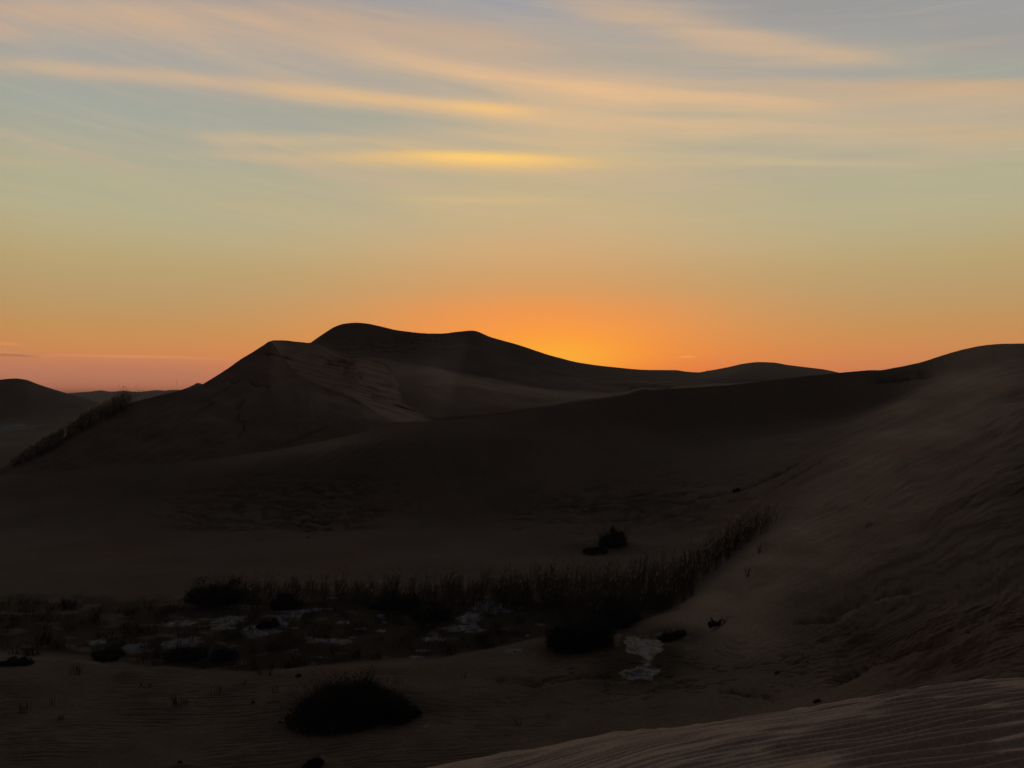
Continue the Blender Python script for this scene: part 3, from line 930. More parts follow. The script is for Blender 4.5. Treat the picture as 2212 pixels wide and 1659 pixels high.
# --- shrubs
def shrub(px, py, wpx, hpx, label, src=None, dense=1.0, ragged=0.25, leaf=0.05, spiky=0.3, name='desert_shrub', cone=0.5):
    src = src or LB
    p = src.at(px, py)
    sc = p[1] / F
    R = wpx * sc * 0.5
    H = hpx * sc
    tw = Bag()
    n = int(420 * dense)
    th = rng.uniform(0, 2 * math.pi, n)
    rr = np.sqrt(rng.uniform(0, 1, n)) * R * 0.75
    x = p[0] + rr * np.cos(th)
    y = p[1] + rr * np.sin(th) * 0.8
    z = src.ground(x, y)
    lobe = lambda a_, q_: 0.80 + 0.55 * gnoise(np.cos(a_) * q_ * 2.6 + px, np.sin(a_) * q_ * 2.6 + py, 98)
    env = np.clip(1 - (rr / R) ** 2, 0.05, 1) ** cone * lobe(th, rr / R)
    h = H * env * rng.uniform(0.65, 1.0 + spiky, n)
    lean = np.stack([np.cos(th), np.sin(th)], -1) * (0.25 + 0.6 * rr / R)[:, None] + rng.normal(0, 0.22, (n, 2))
    v, f, _ = blades(np.stack([x, y, z - 0.03], -1), h, lean, np.full(n, 0.02 + 0.004 * H), 4, bend=1.4)
    tw.add(v, f)
    # side twigs
    m = n * 3
    i = rng.integers(0, n, m)
    t = rng.uniform(0.35, 0.95, m)
    b = np.stack([x[i], y[i], z[i]], -1)
    b[:, 2] += h[i] * t
    b[:, :2] += lean[i] * (h[i] * t ** 1.4)[:, None]
    a = rng.uniform(0, 6.28, m)
    v, f, _ = blades(b, rng.uniform(0.06, 0.18, m) * (0.5 + H * 0.6), np.stack([np.cos(a), np.sin(a)], -1) * 0.9, np.full(m, 0.014), 2)
    tw.add(v, f)
    fo = Bag()
    # leaf clumps spread through the dome
    nc = int(60 * dense)
    a = rng.uniform(0, 2 * math.pi, nc)
    q = 0.9 * np.sqrt(rng.uniform(0, 1, nc))
    cz = rng.uniform(0.05, 0.86, nc) * np.clip(1 - q * q, 0.03, 1) ** cone * lobe(a, q) * (1 + ragged * rng.normal(size=nc))
    cx_, cy_ = p[0] + R * q * np.cos(a), p[1] + R * 0.8 * q * np.sin(a)
    cg = src.ground(cx_, cy_)
    k = int(70)
    pos = np.repeat(np.stack([cx_, cy_, cg + np.clip(cz, 0.02, 1.1) * H], -1), k, 0)
    pos = pos + np.clip(rng.normal(size=pos.shape), -1.5, 1.5) * np.array([R * 0.10, R * 0.10, H * 0.09])
    pos[:, 2] = np.maximum(pos[:, 2], np.repeat(cg, k) + 0.01)
    v, f = leafcards(pos, leaf)
    fo.add(v, f)
    o = thing(name, p, label, 'shrub')
    tw.build('branches', M_TWIG, o)
    fo.build('foliage', M_LEAF, o)
    return o


shrub(750, 1546, 275, 86, 'large dark twiggy shrub spreading over a low sand mound in the foreground', dense=3.4, leaf=0.045, spiky=0.3, cone=1.7)
shrub(850, 1550, 120, 40, 'lower right lobe of shrub with bare twigs, touching the large foreground shrub', dense=1.3, spiky=0.45, cone=1.1)
shrub(470, 1300, 130, 52, 'black rounded shrub at the left end of the reed bed', dense=1.2, leaf=0.07)
shrub(618, 1312, 66, 26, 'small black shrub in the middle of the snow patches in front of the reeds', dense=0.6, leaf=0.07)
shrub(858, 1314, 110, 36, 'wide black shrub at the foot of the reed bed, centre of the hollow', dense=1.0, leaf=0.07)
shrub(935, 1338, 96, 30, 'low black shrub just in front of the wide one in the hollow', dense=0.8, leaf=0.07)
shrub(580, 1355, 50, 22, 'tiny dark shrub beside the big pale snow patch in the hollow', dense=0.5, leaf=0.07)
shrub(1250, 1392, 150, 62, 'broad black shrub left of the bluish snow, below the reeds', dense=1.7, leaf=0.07)
shrub(1330, 1352, 110, 50, 'black shrub between the reeds and the bluish snow', dense=1.1, leaf=0.07)
shrub(1452, 1378, 60, 15, 'low spreading dark shrub at the foot of the right slope, right of the bluish snow', dense=0.7, leaf=0.06)
shrub(1324, 1178, 62, 40, 'lone round dark shrub on the sand slope behind the reeds', dense=0.9, leaf=0.08)
shrub(1288, 1194, 60, 16, 'flat dark shrub on the sand just left below the lone round shrub', dense=0.5, leaf=0.08)
shrub(400, 1420, 90, 24, 'flat dark shrub at the near edge of the hollow, left of the lip of sand', dense=0.7, leaf=0.06)
shrub(486, 1424, 60, 22, 'small dark shrub on the near edge of the hollow below the pale snow', dense=0.6, leaf=0.06)
shrub(232, 1420, 70, 15, 'low dark shrub among withered grass at the left near edge of the hollow', dense=0.6, leaf=0.06)
shrub(35, 1436, 74, 15, 'dark low shrub at the left edge of the picture on the lip of sand', dense=0.6, leaf=0.06)
shrub(677, 1656, 44, 12, 'small dark clump of dead brush at the bottom edge left of the rippled dune', dense=0.5, leaf=0.03)
shrub(1590, 1064, 16, 9, 'tiny dark plant beside the scoured streaks below the saddle', dense=0.2, leaf=0.06)


def tuft(px, py, n, wpx, hpx, label, upright=0.25, name='stem_tuft', width=0.016, src=None):
    src = src or LB
    p = src.at(px, py)
    sc = p[1] / F
    R, H = wpx * sc * 0.5, hpx * sc
    x = p[0] + rng.uniform(-1, 1, n) * R
    y = p[1] + rng.uniform(-1, 1, n) * R * 0.6
    b = Bag()
    h = H * rng.uniform(0.45, 1.0, n)
    base = np.stack([x, y, src.ground(x, y) - 0.03], -1)
    lean = rng.normal(0, upright, (n, 2))
    v, f, _ = blades(base, h, lean, np.full(n, width * 1.4), 3)
    b.add(v, f)
    v, f, _ = blades(base, h, lean, np.full(n, width * 1.4), 3, bend=1.5)
    b.add(v, f)
    m = n * 2
    i = rng.integers(0, n, m)
    t = rng.uniform(0.3, 0.9, m)
    bb = base[i].copy()
    bb[:, 2] += h[i] * t
    bb[:, :2] += lean[i] * (h[i] * t ** 1.8)[:, None]
    a = rng.uniform(0, 6.28, m)
    v, f, _ = blades(bb, h[i] * rng.uniform(0.12, 0.3, m), np.stack([np.cos(a), np.sin(a)], -1) * 0.8, np.full(m, width), 2)
    b.add(v, f)
    o = b.build(name, M_TWIG)
    return tag(o, label, 'dry stems')


tuft(151, 1317, 46, 26, 34, 'spiky dark grass tuft standing alone on pale sand at the far left', 0.35)
tuft(60, 1320, 14, 40, 16, 'sparse short stems left of the spiky tuft on pale sand', 0.3)
tuft(389, 1524, 26, 34, 24, 'cluster of dead stems on rippled sand, left of the large shrub', 0.25, width=0.012)
tuft(52, 1541, 16, 22, 34, 'upright dead stems on rippled sand near the left edge', 0.15, width=0.012)
tuft(118, 1524, 8, 18, 22, 'three or four thin stems on the rippled sand right of the left-edge stems', 0.15, width=0.011)
tuft(130, 1556, 10, 14, 18, 'short stems on a tiny sand bump at the lower left', 0.2, width=0.011)
tuft(163, 1456, 22, 26, 28, 'upright stems on the smooth sand below the left end of the hollow', 0.2, width=0.012)
tuft(314, 1486, 14, 30, 14, 'low dead stems on the sand below the lip, above the stem cluster', 0.4, width=0.012)
tuft(466, 1500, 9, 26, 28, 'tall thin dead stems between the stem cluster and the large shrub', 0.12, width=0.011)
tuft(596, 1499, 9, 18, 22, 'two or three upright stems close to the left side of the large shrub', 0.1, width=0.011)
tuft(525, 1478, 8, 16, 16, 'small crooked dead stem beside the dark stone', 0.5, width=0.012)
tuft(316, 1434, 18, 50, 26, 'thin branching stems on the lip of sand, left part', 0.3, width=0.014)
tuft(340, 1420, 20, 20, 24, 'dark upright stems rising from the hollow behind the left lip', 0.25, width=0.014)
tuft(562, 1458, 12, 24, 34, 'forked bare saplings on the lip of sand above the large shrub', 0.25, width=0.012)
tuft(585, 1460, 8, 12, 36, 'single bare forked sapling on the lip nearest the large shrub', 0.25, width=0.012)
tuft(1003, 1466, 8, 12, 20, 'small crooked twig standing right of the large shrub', 0.3, width=0.011)
tuft(1120, 1568, 7, 12, 26, 'thin Y-shaped dead stem on the smooth sand above the rippled dune', 0.2, width=0.009)
tuft(1075, 1478, 10, 22, 24, 'bare twigs at the left end of the crusted ledge', 0.35, width=0.012)
tuft(1310, 1486, 8, 14, 22, 'pale crooked twig at the right end of the crusted ledge', 0.35, width=0.012)
tuft(1614, 1248, 8, 14, 34, 'few leaning stalks alone on the slope just right of the reeds', 0.25, width=0.016)
tuft(1645, 1192, 12, 24, 26, 'last thin stalks at the upper right end of the reeds on the slope', 0.25, width=0.016)
tuft(1562, 1347, 10, 9, 20, 'small upright sprig beside the dark driftwood on the right slope', 0.3, width=0.014)
tuft(1528, 804, 10, 5, 5, 'tiny plant standing on the skyline where the far dunes meet', 0.3, width=0.08, src=LE)
tuft(1877, 1136, 14, 12, 13, 'tiny lone dry plant on the bare right-hand slope', 0.4, width=0.010)
tuft(225, 1312, 10, 30, 12, 'sparse low stems right of the spiky tuft at the far left', 0.4, width=0.014)
tuft(850, 1478, 14, 40, 26, 'bare leaning twigs on the sand directly right of the large shrub', 0.35, width=0.011)


# --- stones and driftwood
def rock(px, py, wpx, hpx, label, src=None):
    src = src or LB
    p = src.at(px, py)
    sc = p[1] / F
    R, H = wpx * sc * 0.5, hpx * sc
    nu, nv = 18, 9
    u = np.linspace(0, 2 * math.pi, nu, endpoint=False)
    w = np.linspace(-0.5, math.pi / 2 - 0.05, nv)
    U, W = np.meshgrid(u, w)
    rad = 1 + 0.35 * gnoise(np.cos(U) * 1.4 + px, np.sin(U) * 1.4 + W * 1.3, 95) + 0.15 * gnoise(U * 2, W * 3 + px, 96) * (np.abs(U - 3) < 2.5)
    v = np.stack([p[0] + R * rad * np.cos(W) * np.cos(U), p[1] + R * 0.8 * rad * np.cos(W) * np.sin(U), p[2] + H * rad * np.sin(W)], -1).reshape(-1, 3)
    f = []
    for j in range(nv - 1):
        for i in range(nu):
            f.append((j * nu + i, j * nu + (i + 1) % nu, (j + 1) * nu + (i + 1) % nu, (j + 1) * nu + i))
    v = np.concatenate([v, [[p[0], p[1], p[2] + H * 1.0]]])
    o = mesh_obj('dark_stone', v, f, M_STONE)
    me = o.data
    return tag(o, label, 'stone')


rock(644, 1462, 13, 5, 'flat dark stone on pale sand just above the large shrub')
rock(547, 1519, 8, 4, 'small dark stone at the tip of the scoured lip left of the large shrub')
rock(1767, 1517, 20, 6, 'dark clod on the crest edge of the rippled foreground dune')
rock(1680, 1456, 14, 5, 'dark clod in the scoured ground on the right, below the trough')
rock(665, 1163, 7, 2.5, 'tiny dark stone on the wide pale sand flat behind the reeds')
rock(389, 1648, 12, 4, 'small dark lump on a sand bump at the bottom left')


def driftwood(px, py, label):
    p = LB.at(px, py)
    bag = Bag()

    def limb(a, b, r0, r1, k=7):
        t = np.linspace(0, 1, 6)
        a, b = np.array(a), np.array(b)
        ax = (b - a) / np.linalg.norm(b - a)
        s1 = np.cross(ax, [0, 0.3, 1.0]); s1 /= np.linalg.norm(s1)
        s2 = np.cross(ax, s1)
        vs = []
        for tt in t:
            c = a + (b - a) * tt + np.array([0, 0, 0.05 * math.sin(tt * 3.1)]) + rng.normal(0, 0.012, 3)
            r = r0 + (r1 - r0) * tt
            for j in range(k):
                an = 2 * math.pi * j / k
                vs.append(c + r * (math.cos(an) * s1 + math.sin(an) * s2))
        fs = [(i * k + j, i * k + (j + 1) % k, (i + 1) * k + (j + 1) % k, (i + 1) * k + j) for i in range(5) for j in range(k)]
        bag.add(np.array(vs), np.array(fs))
    s = p[1] / F
    limb(p + [-15 * s, 0, 0.08], p + [6 * s, 0.2, 0.10], 0.17, 0.10)
    limb(p + [4 * s, 0.1, 0.10], p + [13 * s, 0.2, 0.30], 0.09, 0.03)
    limb(p + [-8 * s, 0, 0.12], p + [-13 * s, 0.1, 0.42], 0.08, 0.03)
    limb(p + [2 * s, 0, 0.12], p + [9 * s, -0.1, 0.40], 0.06, 0.02)
    return tag(bag.build('driftwood', M_WOOD), label, 'driftwood')


driftwood(1549, 1356, 'dark forked piece of driftwood on smooth sand at the foot of the right slope')


# --- snow
def snow(px, py, wpx, hpx, label, group=None, src=None, seed=None, thick=0.05):
    src = src or LB
    p = src.at(px, py)
    seed = int(px * 7 + py) if seed is None else seed
    pa, pb = src.at(px, py - hpx * 0.5), src.at(px, py + hpx * 0.5)
    RY = max(0.12, abs(pa[1] - pb[1]) * 0.5)
    cy = 0.5 * (pa[1] + pb[1])
    R = wpx * p[1] / F * 0.5
    cxx = (px - CX) / F * cy
    nu, nr = 120, 22
    u = np.linspace(0, 2 * math.pi, nu, endpoint=False)
    rim = 1.12 + 0.45 * gnoise(np.cos(u) * 1.3 + seed, np.sin(u) * 1.3, seed % 97) + 0.2 * gnoise(np.cos(u) * 3 + seed, np.sin(u) * 3, 3)
    rim = np.clip(rim, 0.45, 1.5)
    r = np.linspace(0.02, 1, nr)
    X = cxx + R * r[:, None] * (rim * np.cos(u))[None]
    Y = cy + RY * r[:, None] * (rim * np.sin(u))[None]
    Zg = src.ground(X.ravel(), Y.ravel()).reshape(X.shape)
    lump = gnoise(X * 2.1 + seed, Y * 2.1, 8) * 0.5 + gnoise(X * 6 + seed, Y * 6, 9) * 0.3
    Z = Zg + thick * (1 - r[:, None] ** 3) * (0.45 + lump * 1.5) - 0.012 * (r[:, None] ** 6)
    v = np.stack([X, Y, Z], -1).reshape(-1, 3)
    f = [(j * nu + i, j * nu + (i + 1) % nu, (j + 1) * nu + (i + 1) % nu, (j + 1) * nu + i) for j in range(nr - 1) for i in range(nu)]
    qx, qy = (X - cxx) / R, (Y - cy) / RY
    k = max(1.2, wpx / 22)
    cov = 0.82 - r[:, None] ** 1.6 + 0.85 * fbm(qx * k + seed, qy * 1.6 + seed * 0.7, 4, 19, 0.65)
    bare = 1 - smooth(0.18, 0.42, cov)
    o = mesh_obj('snow_patch', v, f, M_SNOW, smooth_shade=True, attrs={'bare': bare})
    return tag(o, label, 'snow patch', group)


S = snow
S(1390, 1400, 72, 44, 'large bluish snow patch right of the black shrubs, upper of the pair', thick=0.08)
S(1386, 1454, 78, 32, 'bluish snow patch just below the large one at the right side, lower of the pair', thick=0.08)
S(569, 1362, 88, 26, 'broad pale snow patch left of centre in the hollow', thick=0.08)
S(618, 1338, 52, 34, 'ragged pale snow tongue rising from the broad patch toward the reeds', thick=0.08)
S(493, 1341, 84, 22, 'grey-blue snow patch left of the broad pale one', thick=0.07)
S(655, 1321, 110, 9, 'long thin curved strip of snow in front of the reeds', thick=0.06)
S(618, 1286, 66, 16, 'snow fragments at the foot of the reeds behind the thin curved strip')
S(716, 1385, 96, 14, 'bright isolated oval snow patch in the middle of the hollow', thick=0.07)
S(387, 1348, 56, 16, 'snow patch at the left, below the black rounded shrub', thick=0.06)
S(392, 1391, 78, 24, 'snow patch at the left near edge of the hollow with grass growing through', thick=0.06)
S(285, 1404, 58, 26, 'leftmost larger snow patch, close to the lip of sand', thick=0.06)
S(208, 1388, 50, 12, 'faint narrow snow patch among grass at the left of the hollow')
S(486, 1358, 60, 8, 'thin snow strip just below the grey-blue patch')
S(514, 1311, 62, 5, 'thin snow streak in front of the black rounded shrub')
S(1062, 1312, 84, 30, 'ragged large snow patch right of centre, near the reeds', thick=0.08)
S(1018, 1336, 52, 26, 'ragged snow patch below left of the one nearest the reeds', thick=0.07)
S(1000, 1360, 90, 18, 'wide broken snow patch in the right half of the hollow', thick=0.07)
S(937, 1382, 50, 14, 'small pale snow patch below the wide broken one')
S(851, 1322, 84, 8, 'thin snow strip between the two low black shrubs')
S(1109, 1407, 44, 11, 'bright small snow patch set in the lip of sand', thick=0.06)
S(1118, 1314, 34, 4, 'short bright snow streak right of the ragged large patch')
S(857, 1549, 44, 14, 'small ragged snow patch at the right foot of the large foreground shrub', thick=0.06)
S(922, 1570, 16, 9, 'small bright snow patch on sand right of the large shrub', thick=0.05)
S(708, 1280, 40, 4, 'short snow streak tucked against the reeds, left of centre')
S(913, 1407, 38, 5, 'thin snow streak near the lip of sand, centre right')
S(20, 925, 100, 13, 'grey snow patch on the flat behind the reed row at the far left', src=LF, thick=0.2)
for px_, py_, w_, h_ in ((823, 1331, 20, 9), (740, 1346, 26, 9), (830, 1346, 15, 5), (823, 1364, 26, 7), (780, 1360, 34, 6), (922, 1354, 12, 5), (719, 1294, 26, 4), (788, 1283, 16, 5), (1139, 1374, 9, 5),
                         (899, 1421, 38, 7), (760, 1379, 26, 5), (668, 1379, 20, 6), (627, 1358, 34, 5), (1090, 1360, 22, 3), (640, 1405, 26, 4), (690, 1422, 34, 3)):
    S(px_, py_, w_, h_, 'little snow fleck scattered on the dark floor of the hollow', 'snow flecks in the hollow')
for px_, w_, h_ in ((606, 10, 5), (632, 18, 5), (655, 16, 4), (682, 12, 3), (712, 14, 5), (738, 18, 4)):
    S(px_, 1559 + (px_ % 5), w_, h_, 'little snow fleck in the row along the front foot of the large shrub', 'snow flecks under the shrub')


# ------------------------------------------------------------------ sky
def dirn(px, py):
    az = math.atan((px - CX) / F)
    return az, math.atan((HY - py) / F * math.cos(az))


world = bpy.data.worlds.new('World')
scene.world = world
world.use_nodes = True
nt = world.node_tree
nt.nodes.clear()
NW, LW = nt.nodes.new, nt.links.new


class E:
    def __init__(s, sock):
        s.s = sock

    @staticmethod
    def op(o, *a):
        n = NW('ShaderNodeMath')
        n.operation = o
        for i, v in enumerate(a):
            if isinstance(v, E):
                LW(v.s, n.inputs[i])
            else:
                n.inputs[i].default_value = v
        return E(n.outputs[0])

    def __add__(s, b): return E.op('ADD', s, b)
    def __radd__(s, b): return E.op('ADD', s, b)
    def __sub__(s, b): return E.op('SUBTRACT', s, b)
    def __rsub__(s, b): return E.op('SUBTRACT', b, s)
    def __mul__(s, b): return E.op('MULTIPLY', s, b)
    def __rmul__(s, b): return E.op('MULTIPLY', s, b)


def gauss(e):
    return E.op('EXPONENT', E.op('MULTIPLY', e * e, -1.0))


def sstep(e, a, b):
    n = NW('ShaderNodeMapRange')
    n.interpolation_type = 'SMOOTHSTEP'
    n.inputs[1].default_value, n.inputs[2].default_value = (a, b) if a < b else (b, a)
    n.inputs[3].default_value, n.inputs[4].default_value = (0, 1) if a < b else (1, 0)
    LW(e.s, n.inputs[0])
    return E(n.outputs[0])


def cmix(fac, a, b):
    n = NW('ShaderNodeMix'); n.data_type = 'RGBA'
    if isinstance(fac, E):
        LW(fac.s, n.inputs[0])
    else:
        n.inputs[0].default_value = fac
    for i, v in ((6, a), (7, b)):
        if isinstance(v, tuple):
            n.inputs[i].default_value = v
        else:
            LW(v, n.inputs[i])
    return n.outputs[2]


tc = NW('ShaderNodeTexCoord')
sep = NW('ShaderNodeSeparateXYZ')
LW(tc.outputs['Generated'], sep.inputs[0])
vx, vy, vz = (E(sep.outputs[i]) for i in range(3))
az = E.op('ARCTAN2', vx, vy)
el = E.op('ARCSINE', vz)
AZ_S = dirn(1165, 0)[0]


def ramp(stops, ca=1.0):
    """stops: (py at the middle of the view or elevation in degrees as ('e',deg), colour)"""
    n = NW('ShaderNodeValToRGB')
    lo, hi = math.radians(-6), math.radians(90)
    mp = NW('ShaderNodeMapRange')
    mp.inputs[1].default_value, mp.inputs[2].default_value = lo, hi
    LW(el.s, mp.inputs[0])
    LW(mp.outputs[0], n.inputs[0])
    st = []
    for k, c in stops:
        e = math.radians(k[1]) if isinstance(k, tuple) else math.atan((HY - k) / F * ca)
        st.append(((e - lo) / (hi - lo), c))
    st.sort()
    cr = n.color_ramp
    while len(cr.elements) > 1:
        cr.elements.remove(cr.elements[0])
    cr.elements[0].position, cr.elements[0].color = st[0]
    for p_, c in st[1:]:
        el_ = cr.elements.new(p_)
        el_.color = c
    return n.outputs[0]


TOP = [(('e', 31.5), lin(108, 111, 121)), (('e', 38), lin(50, 53, 63)), (('e', 50), lin(28, 30, 39)), (('e', 90), lin(21, 23, 30))]
side = ramp([(900, lin(212, 124, 94)), (835, lin(211, 129, 94)), (790, lin(208, 131, 85)), (750, lin(206, 138, 82)), (700, lin(196, 146, 89)), (650, lin(189, 153, 103)),
             (600, lin(186, 159, 112)), (550, lin(186, 164, 117)), (500, lin(184, 170, 130)), (440, lin(181, 174, 140)), (380, lin(179, 173, 143)), (300, lin(171, 169, 149)),
             (220, lin(164, 166, 154)), (120, lin(160, 160, 156)), (0, lin(156, 156, 157))] + TOP, 0.86)
sunr = ramp([(900, lin(250, 120, 52)), (810, lin(255, 125, 48)), (765, lin(255, 142, 56)), (715, lin(252, 151, 70)), (670, lin(240, 153, 80)), (625, lin(218, 158, 98)), (580, lin(211, 164, 111)),
             (540, lin(210, 170, 120)), (490, lin(204, 175, 130)), (440, lin(199, 177, 136)), (380, lin(194, 176, 140)), (300, lin(186, 173, 146)), (200, lin(176, 168, 152)),
             (120, lin(166, 162, 155)), (0, lin(154, 156, 160))] + TOP)
sunw = gauss((az - AZ_S) * (1 / 0.27))
col = cmix(sunw, side, sunr)
# wisps: noise stretched along the bands
mpv = NW('ShaderNodeCombineXYZ')
LW((az * 2.2).s, mpv.inputs[0])
LW((el * 26 + az * 3.0).s, mpv.inputs[1])
wn = NW('ShaderNodeTexNoise')
wn.inputs['Scale'].default_value = 1.0
wn.inputs['Detail'].default_value = 5
wn.inputs['Roughness'].default_value = 0.55
LW(mpv.outputs[0], wn.inputs['Vector'])
wisp = E(wn.outputs['Fac'])
mpv2 = NW('ShaderNodeCombineXYZ')
LW((az * 5.0).s, mpv2.inputs[0])
LW((el * 60 + az * 7.0).s, mpv2.inputs[1])
wn2 = NW('ShaderNodeTexNoise')
wn2.inputs['Scale'].default_value = 1.0
wn2.inputs['Detail'].default_value = 4
LW(mpv2.outputs[0], wn2.inputs['Vector'])
wisp2 = E(wn2.outputs['Fac'])
elw = el + (wisp - 0.5) * 0.030            # cloud edges wander
mod = sstep(wisp2 * 0.5 + wisp * 0.5, 0.30, 0.62)
high = sstep(el, 0.13, 0.30)
col = cmix(E.op('MULTIPLY', sstep(wisp, 0.48, 0.72) * high, 0.45), col, lin(205, 176, 146))
col = cmix(E.op('MULTIPLY', sstep(wisp, 0.50, 0.28) * high, 0.15), col, lin(152, 158, 160))


def streak(pts, sig, rgb, amp, sig_lo=None, rough=0.6, edge=None):
    """pts: three survey points along the cloud; sig: half height above / below"""
    global col
    P = [dirn(*p) for p in pts]
    u0 = P[1][0]
    A = np.array([[1, p[0] - u0, (p[0] - u0) ** 2] for p in P])
    k = np.linalg.solve(A, np.array([p[1] for p in P]))
    uc, hw = 0.5 * (P[0][0] + P[2][0]), 0.5 * (P[2][0] - P[0][0])
    du = az - u0
    base = elw if rough > 0.3 else el + (wisp2 - 0.5) * 0.004
    dv = base - (du * (du * float(k[2]) + float(k[1])) + float(k[0]))
    s1 = sig / F
    s2 = (sig_lo or sig) / F
    n = NW('ShaderNodeMath'); n.operation = 'GREATER_THAN'
    LW(dv.s, n.inputs[0]); n.inputs[1].default_value = 0
    inv = E(n.outputs[0]) * (1 / s1 - 1 / s2) + 1 / s2
    w = (az - uc) * (1 / hw)
    w2 = w * w
    win = E.op('EXPONENT', E.op('MULTIPLY', w2 * w2, -1.0)) if edge is None else gauss(w * 1.3)
    fac = gauss(dv * inv) * win * (mod * rough + (1 - rough)) * amp
    col = cmix(fac, col, lin(*rgb))


# darker / bluer lanes first
streak([(560, -12), (1000, 8), (1420, 55)], 26, (148, 154, 163), 0.6, rough=0.35)
streak([(-150, 95), (300, 112), (650, 140)], 26, (158, 163, 160), 0.5, rough=0.4)
streak([(1550, -20), (1950, 40), (2400, 110)], 60, (154, 152, 150), 0.7, rough=0.4)
streak([(1850, 100), (2100, 145), (2350, 160)], 34, (163, 164, 152), 0.75, rough=0.4)
streak([(250, 222), (650, 252), (1080, 275)], 15, (163, 166, 149), 0.6, rough=0.4)
streak([(-150, 215), (150, 230), (420, 240)], 22, (162, 167, 156), 0.5, rough=0.4)
# peach cirrus
streak([(150, 50), (950, 115), (1750, 175)], 80, (203, 177, 148), 0.5, 80, rough=0.45)
streak([(1000, 255), (1600, 275), (2400, 295)], 48, (212, 182, 143), 0.5, 40, rough=0.45)
streak([(-220, 28), (350, 34), (820, 84)], 26, (204, 172, 142), 0.85, 36, rough=0.5)
streak([(560, 30), (900, 68), (1250, 120)], 30, (198, 168, 142), 0.75, 44, rough=0.5)
streak([(1180, -12), (1420, 42), (1640, 96)], 34, (200, 172, 144), 0.8, 34, rough=0.5)
streak([(1440, 72), (1640, 92), (1920, 122)], 15, (208, 178, 144), 0.8, 20, rough=0.5)
streak([(760, 112), (1080, 168), (1420, 200)], 20, (228, 186, 142), 0.85, 26, rough=0.45)
streak([(1160, 190), (1480, 206), (1800, 226)], 20, (230, 188, 140), 0.9, 22, rough=0.45)
streak([(1640, 188), (1950, 192), (2400, 202)], 12, (206, 175, 140), 0.8, 40, rough=0.35)
streak([(1900, 180), (2060, 180), (2300, 186)], 8, (210, 170, 126), 0.5, 14, rough=0.3)
streak([(1020, 236), (1420, 260), (1880, 288)], 22, (218, 184, 142), 0.75, 24, rough=0.5)
streak([(1820, 268), (2080, 282), (2400, 290)], 10, (204, 174, 136), 0.7, 14, rough=0.5)
streak([(-160, 128), (330, 163), (900, 222)], 13, (203, 176, 146), 0.9, 15, rough=0.3)
streak([(560, 192), (860, 218), (1160, 240)], 13, (226, 186, 136), 0.75, 17, rough=0.3)
streak([(940, 226), (1060, 233), (1180, 244)], 9, (244, 196, 124), 0.75, 13, rough=0.2, edge=1)
streak([(440, 292), (640, 304), (860, 316)], 9, (208, 182, 142), 0.7, 8, rough=0.5)
streak([(780, 312), (1100, 306), (1500, 316)], 24, (216, 184, 140), 0.6, 24, rough=0.5)
streak([(420, 332), (680, 338), (920, 344)], 10, (198, 178, 142), 0.6, 8, rough=0.5)
streak([(700, 336), (1040, 343), (1360, 352)], 14, (246, 192, 116), 0.85, 20, rough=0.25, edge=1)
streak([(820, 336), (1035, 339), (1280, 347)], 9, (253, 206, 116), 0.92, 14, rough=0.15, edge=1)
streak([(1150, 330), (1580, 344), (1960, 356)], 8, (206, 184, 142), 0.6, 7, rough=0.4)
streak([(1360, 298), (1640, 318), (1960, 334)], 9, (182, 173, 144), 0.6, 9, rough=0.4)
streak([(1330, 240), (1640, 254), (1940, 268)], 8, (186, 173, 146), 0.75, 8, rough=0.4)
streak([(1420, 180), (1640, 198), (1880, 216)], 7, (190, 171, 146), 0.75, 7, rough=0.4)
streak([(1180, 120), (1360, 132), (1560, 150)], 13, (172, 164, 150), 0.8, 11, rough=0.4)
streak([(800, 158), (930, 178), (1080, 206)], 14, (176, 166, 148), 0.7, 11, rough=0.4)
streak([(860, 427), (1035, 430), (1210, 434)], 8, (214, 186, 134), 0.55, 7, rough=0.4)
streak([(-150, 338), (20, 348), (160, 356)], 8, (192, 173, 140), 0.6, 8, rough=0.4)
# low haze layer on the left with its bright upper rim
streak([(-420, 805), (60, 806), (560, 812)], 30, (190, 124, 97), 0.80, 24, rough=0.05)
streak([(120, 768), (260, 769), (480, 775)], 2.6, (222, 146, 92), 0.75, 2.6, rough=0.2)
streak([(-40, 767), (30, 767.5), (74, 771)], 3.2, (168, 112, 88), 0.9, 2.4, rough=0.2)
streak([(-60, 742), (0, 742), (40, 743)], 2.2, (222, 150, 92), 0.8, 2.2, rough=0.2)
streak([(-60, 762), (10, 761), (60, 765)], 1.6, (220, 146, 94), 0.6, 1.6, rough=0.2)
# glow where the sun went down, and the bit of contrail
gp = dirn(1205, 775)
g1 = gauss((az - gp[0]) * (1 / 0.105)) * gauss((el - gp[1]) * (1 / 0.034))
col = cmix(g1 * 0.9, col, lin(255, 176, 54))
streak([(1468, 772), (1484, 771), (1500, 771.4)], 1.4, (255, 172, 92), 0.9, 1.2, rough=0.0)
streak([(1362, 768), (1369, 768), (1376, 768)], 1.0, (255, 172, 80), 0.5, 1.0, rough=0.0)
# fine fibres in the high cloud
mp3 = NW('ShaderNodeCombineXYZ')
LW((az * 7.0).s, mp3.inputs[0])
LW((el * 120 + az * 13 + wisp * 5).s, mp3.inputs[1])
wn3 = NW('ShaderNodeTexNoise')
wn3.inputs['Scale'].default_value = 1.0
wn3.inputs['Detail'].default_value = 4
LW(mp3.outputs[0], wn3.inputs['Vector'])
fib = (E(wn3.outputs['Fac']) - 0.5) * sstep(el, 0.14, 0.30)
col = cmix(E.op('MULTIPLY', E.op('MAXIMUM', fib, 0.0), 0.42), col, lin(226, 192, 154))
col = cmix(E.op('MULTIPLY', E.op('MAXIMUM', fib * -1.0, 0.0), 0.36), col, lin(158, 157, 154))
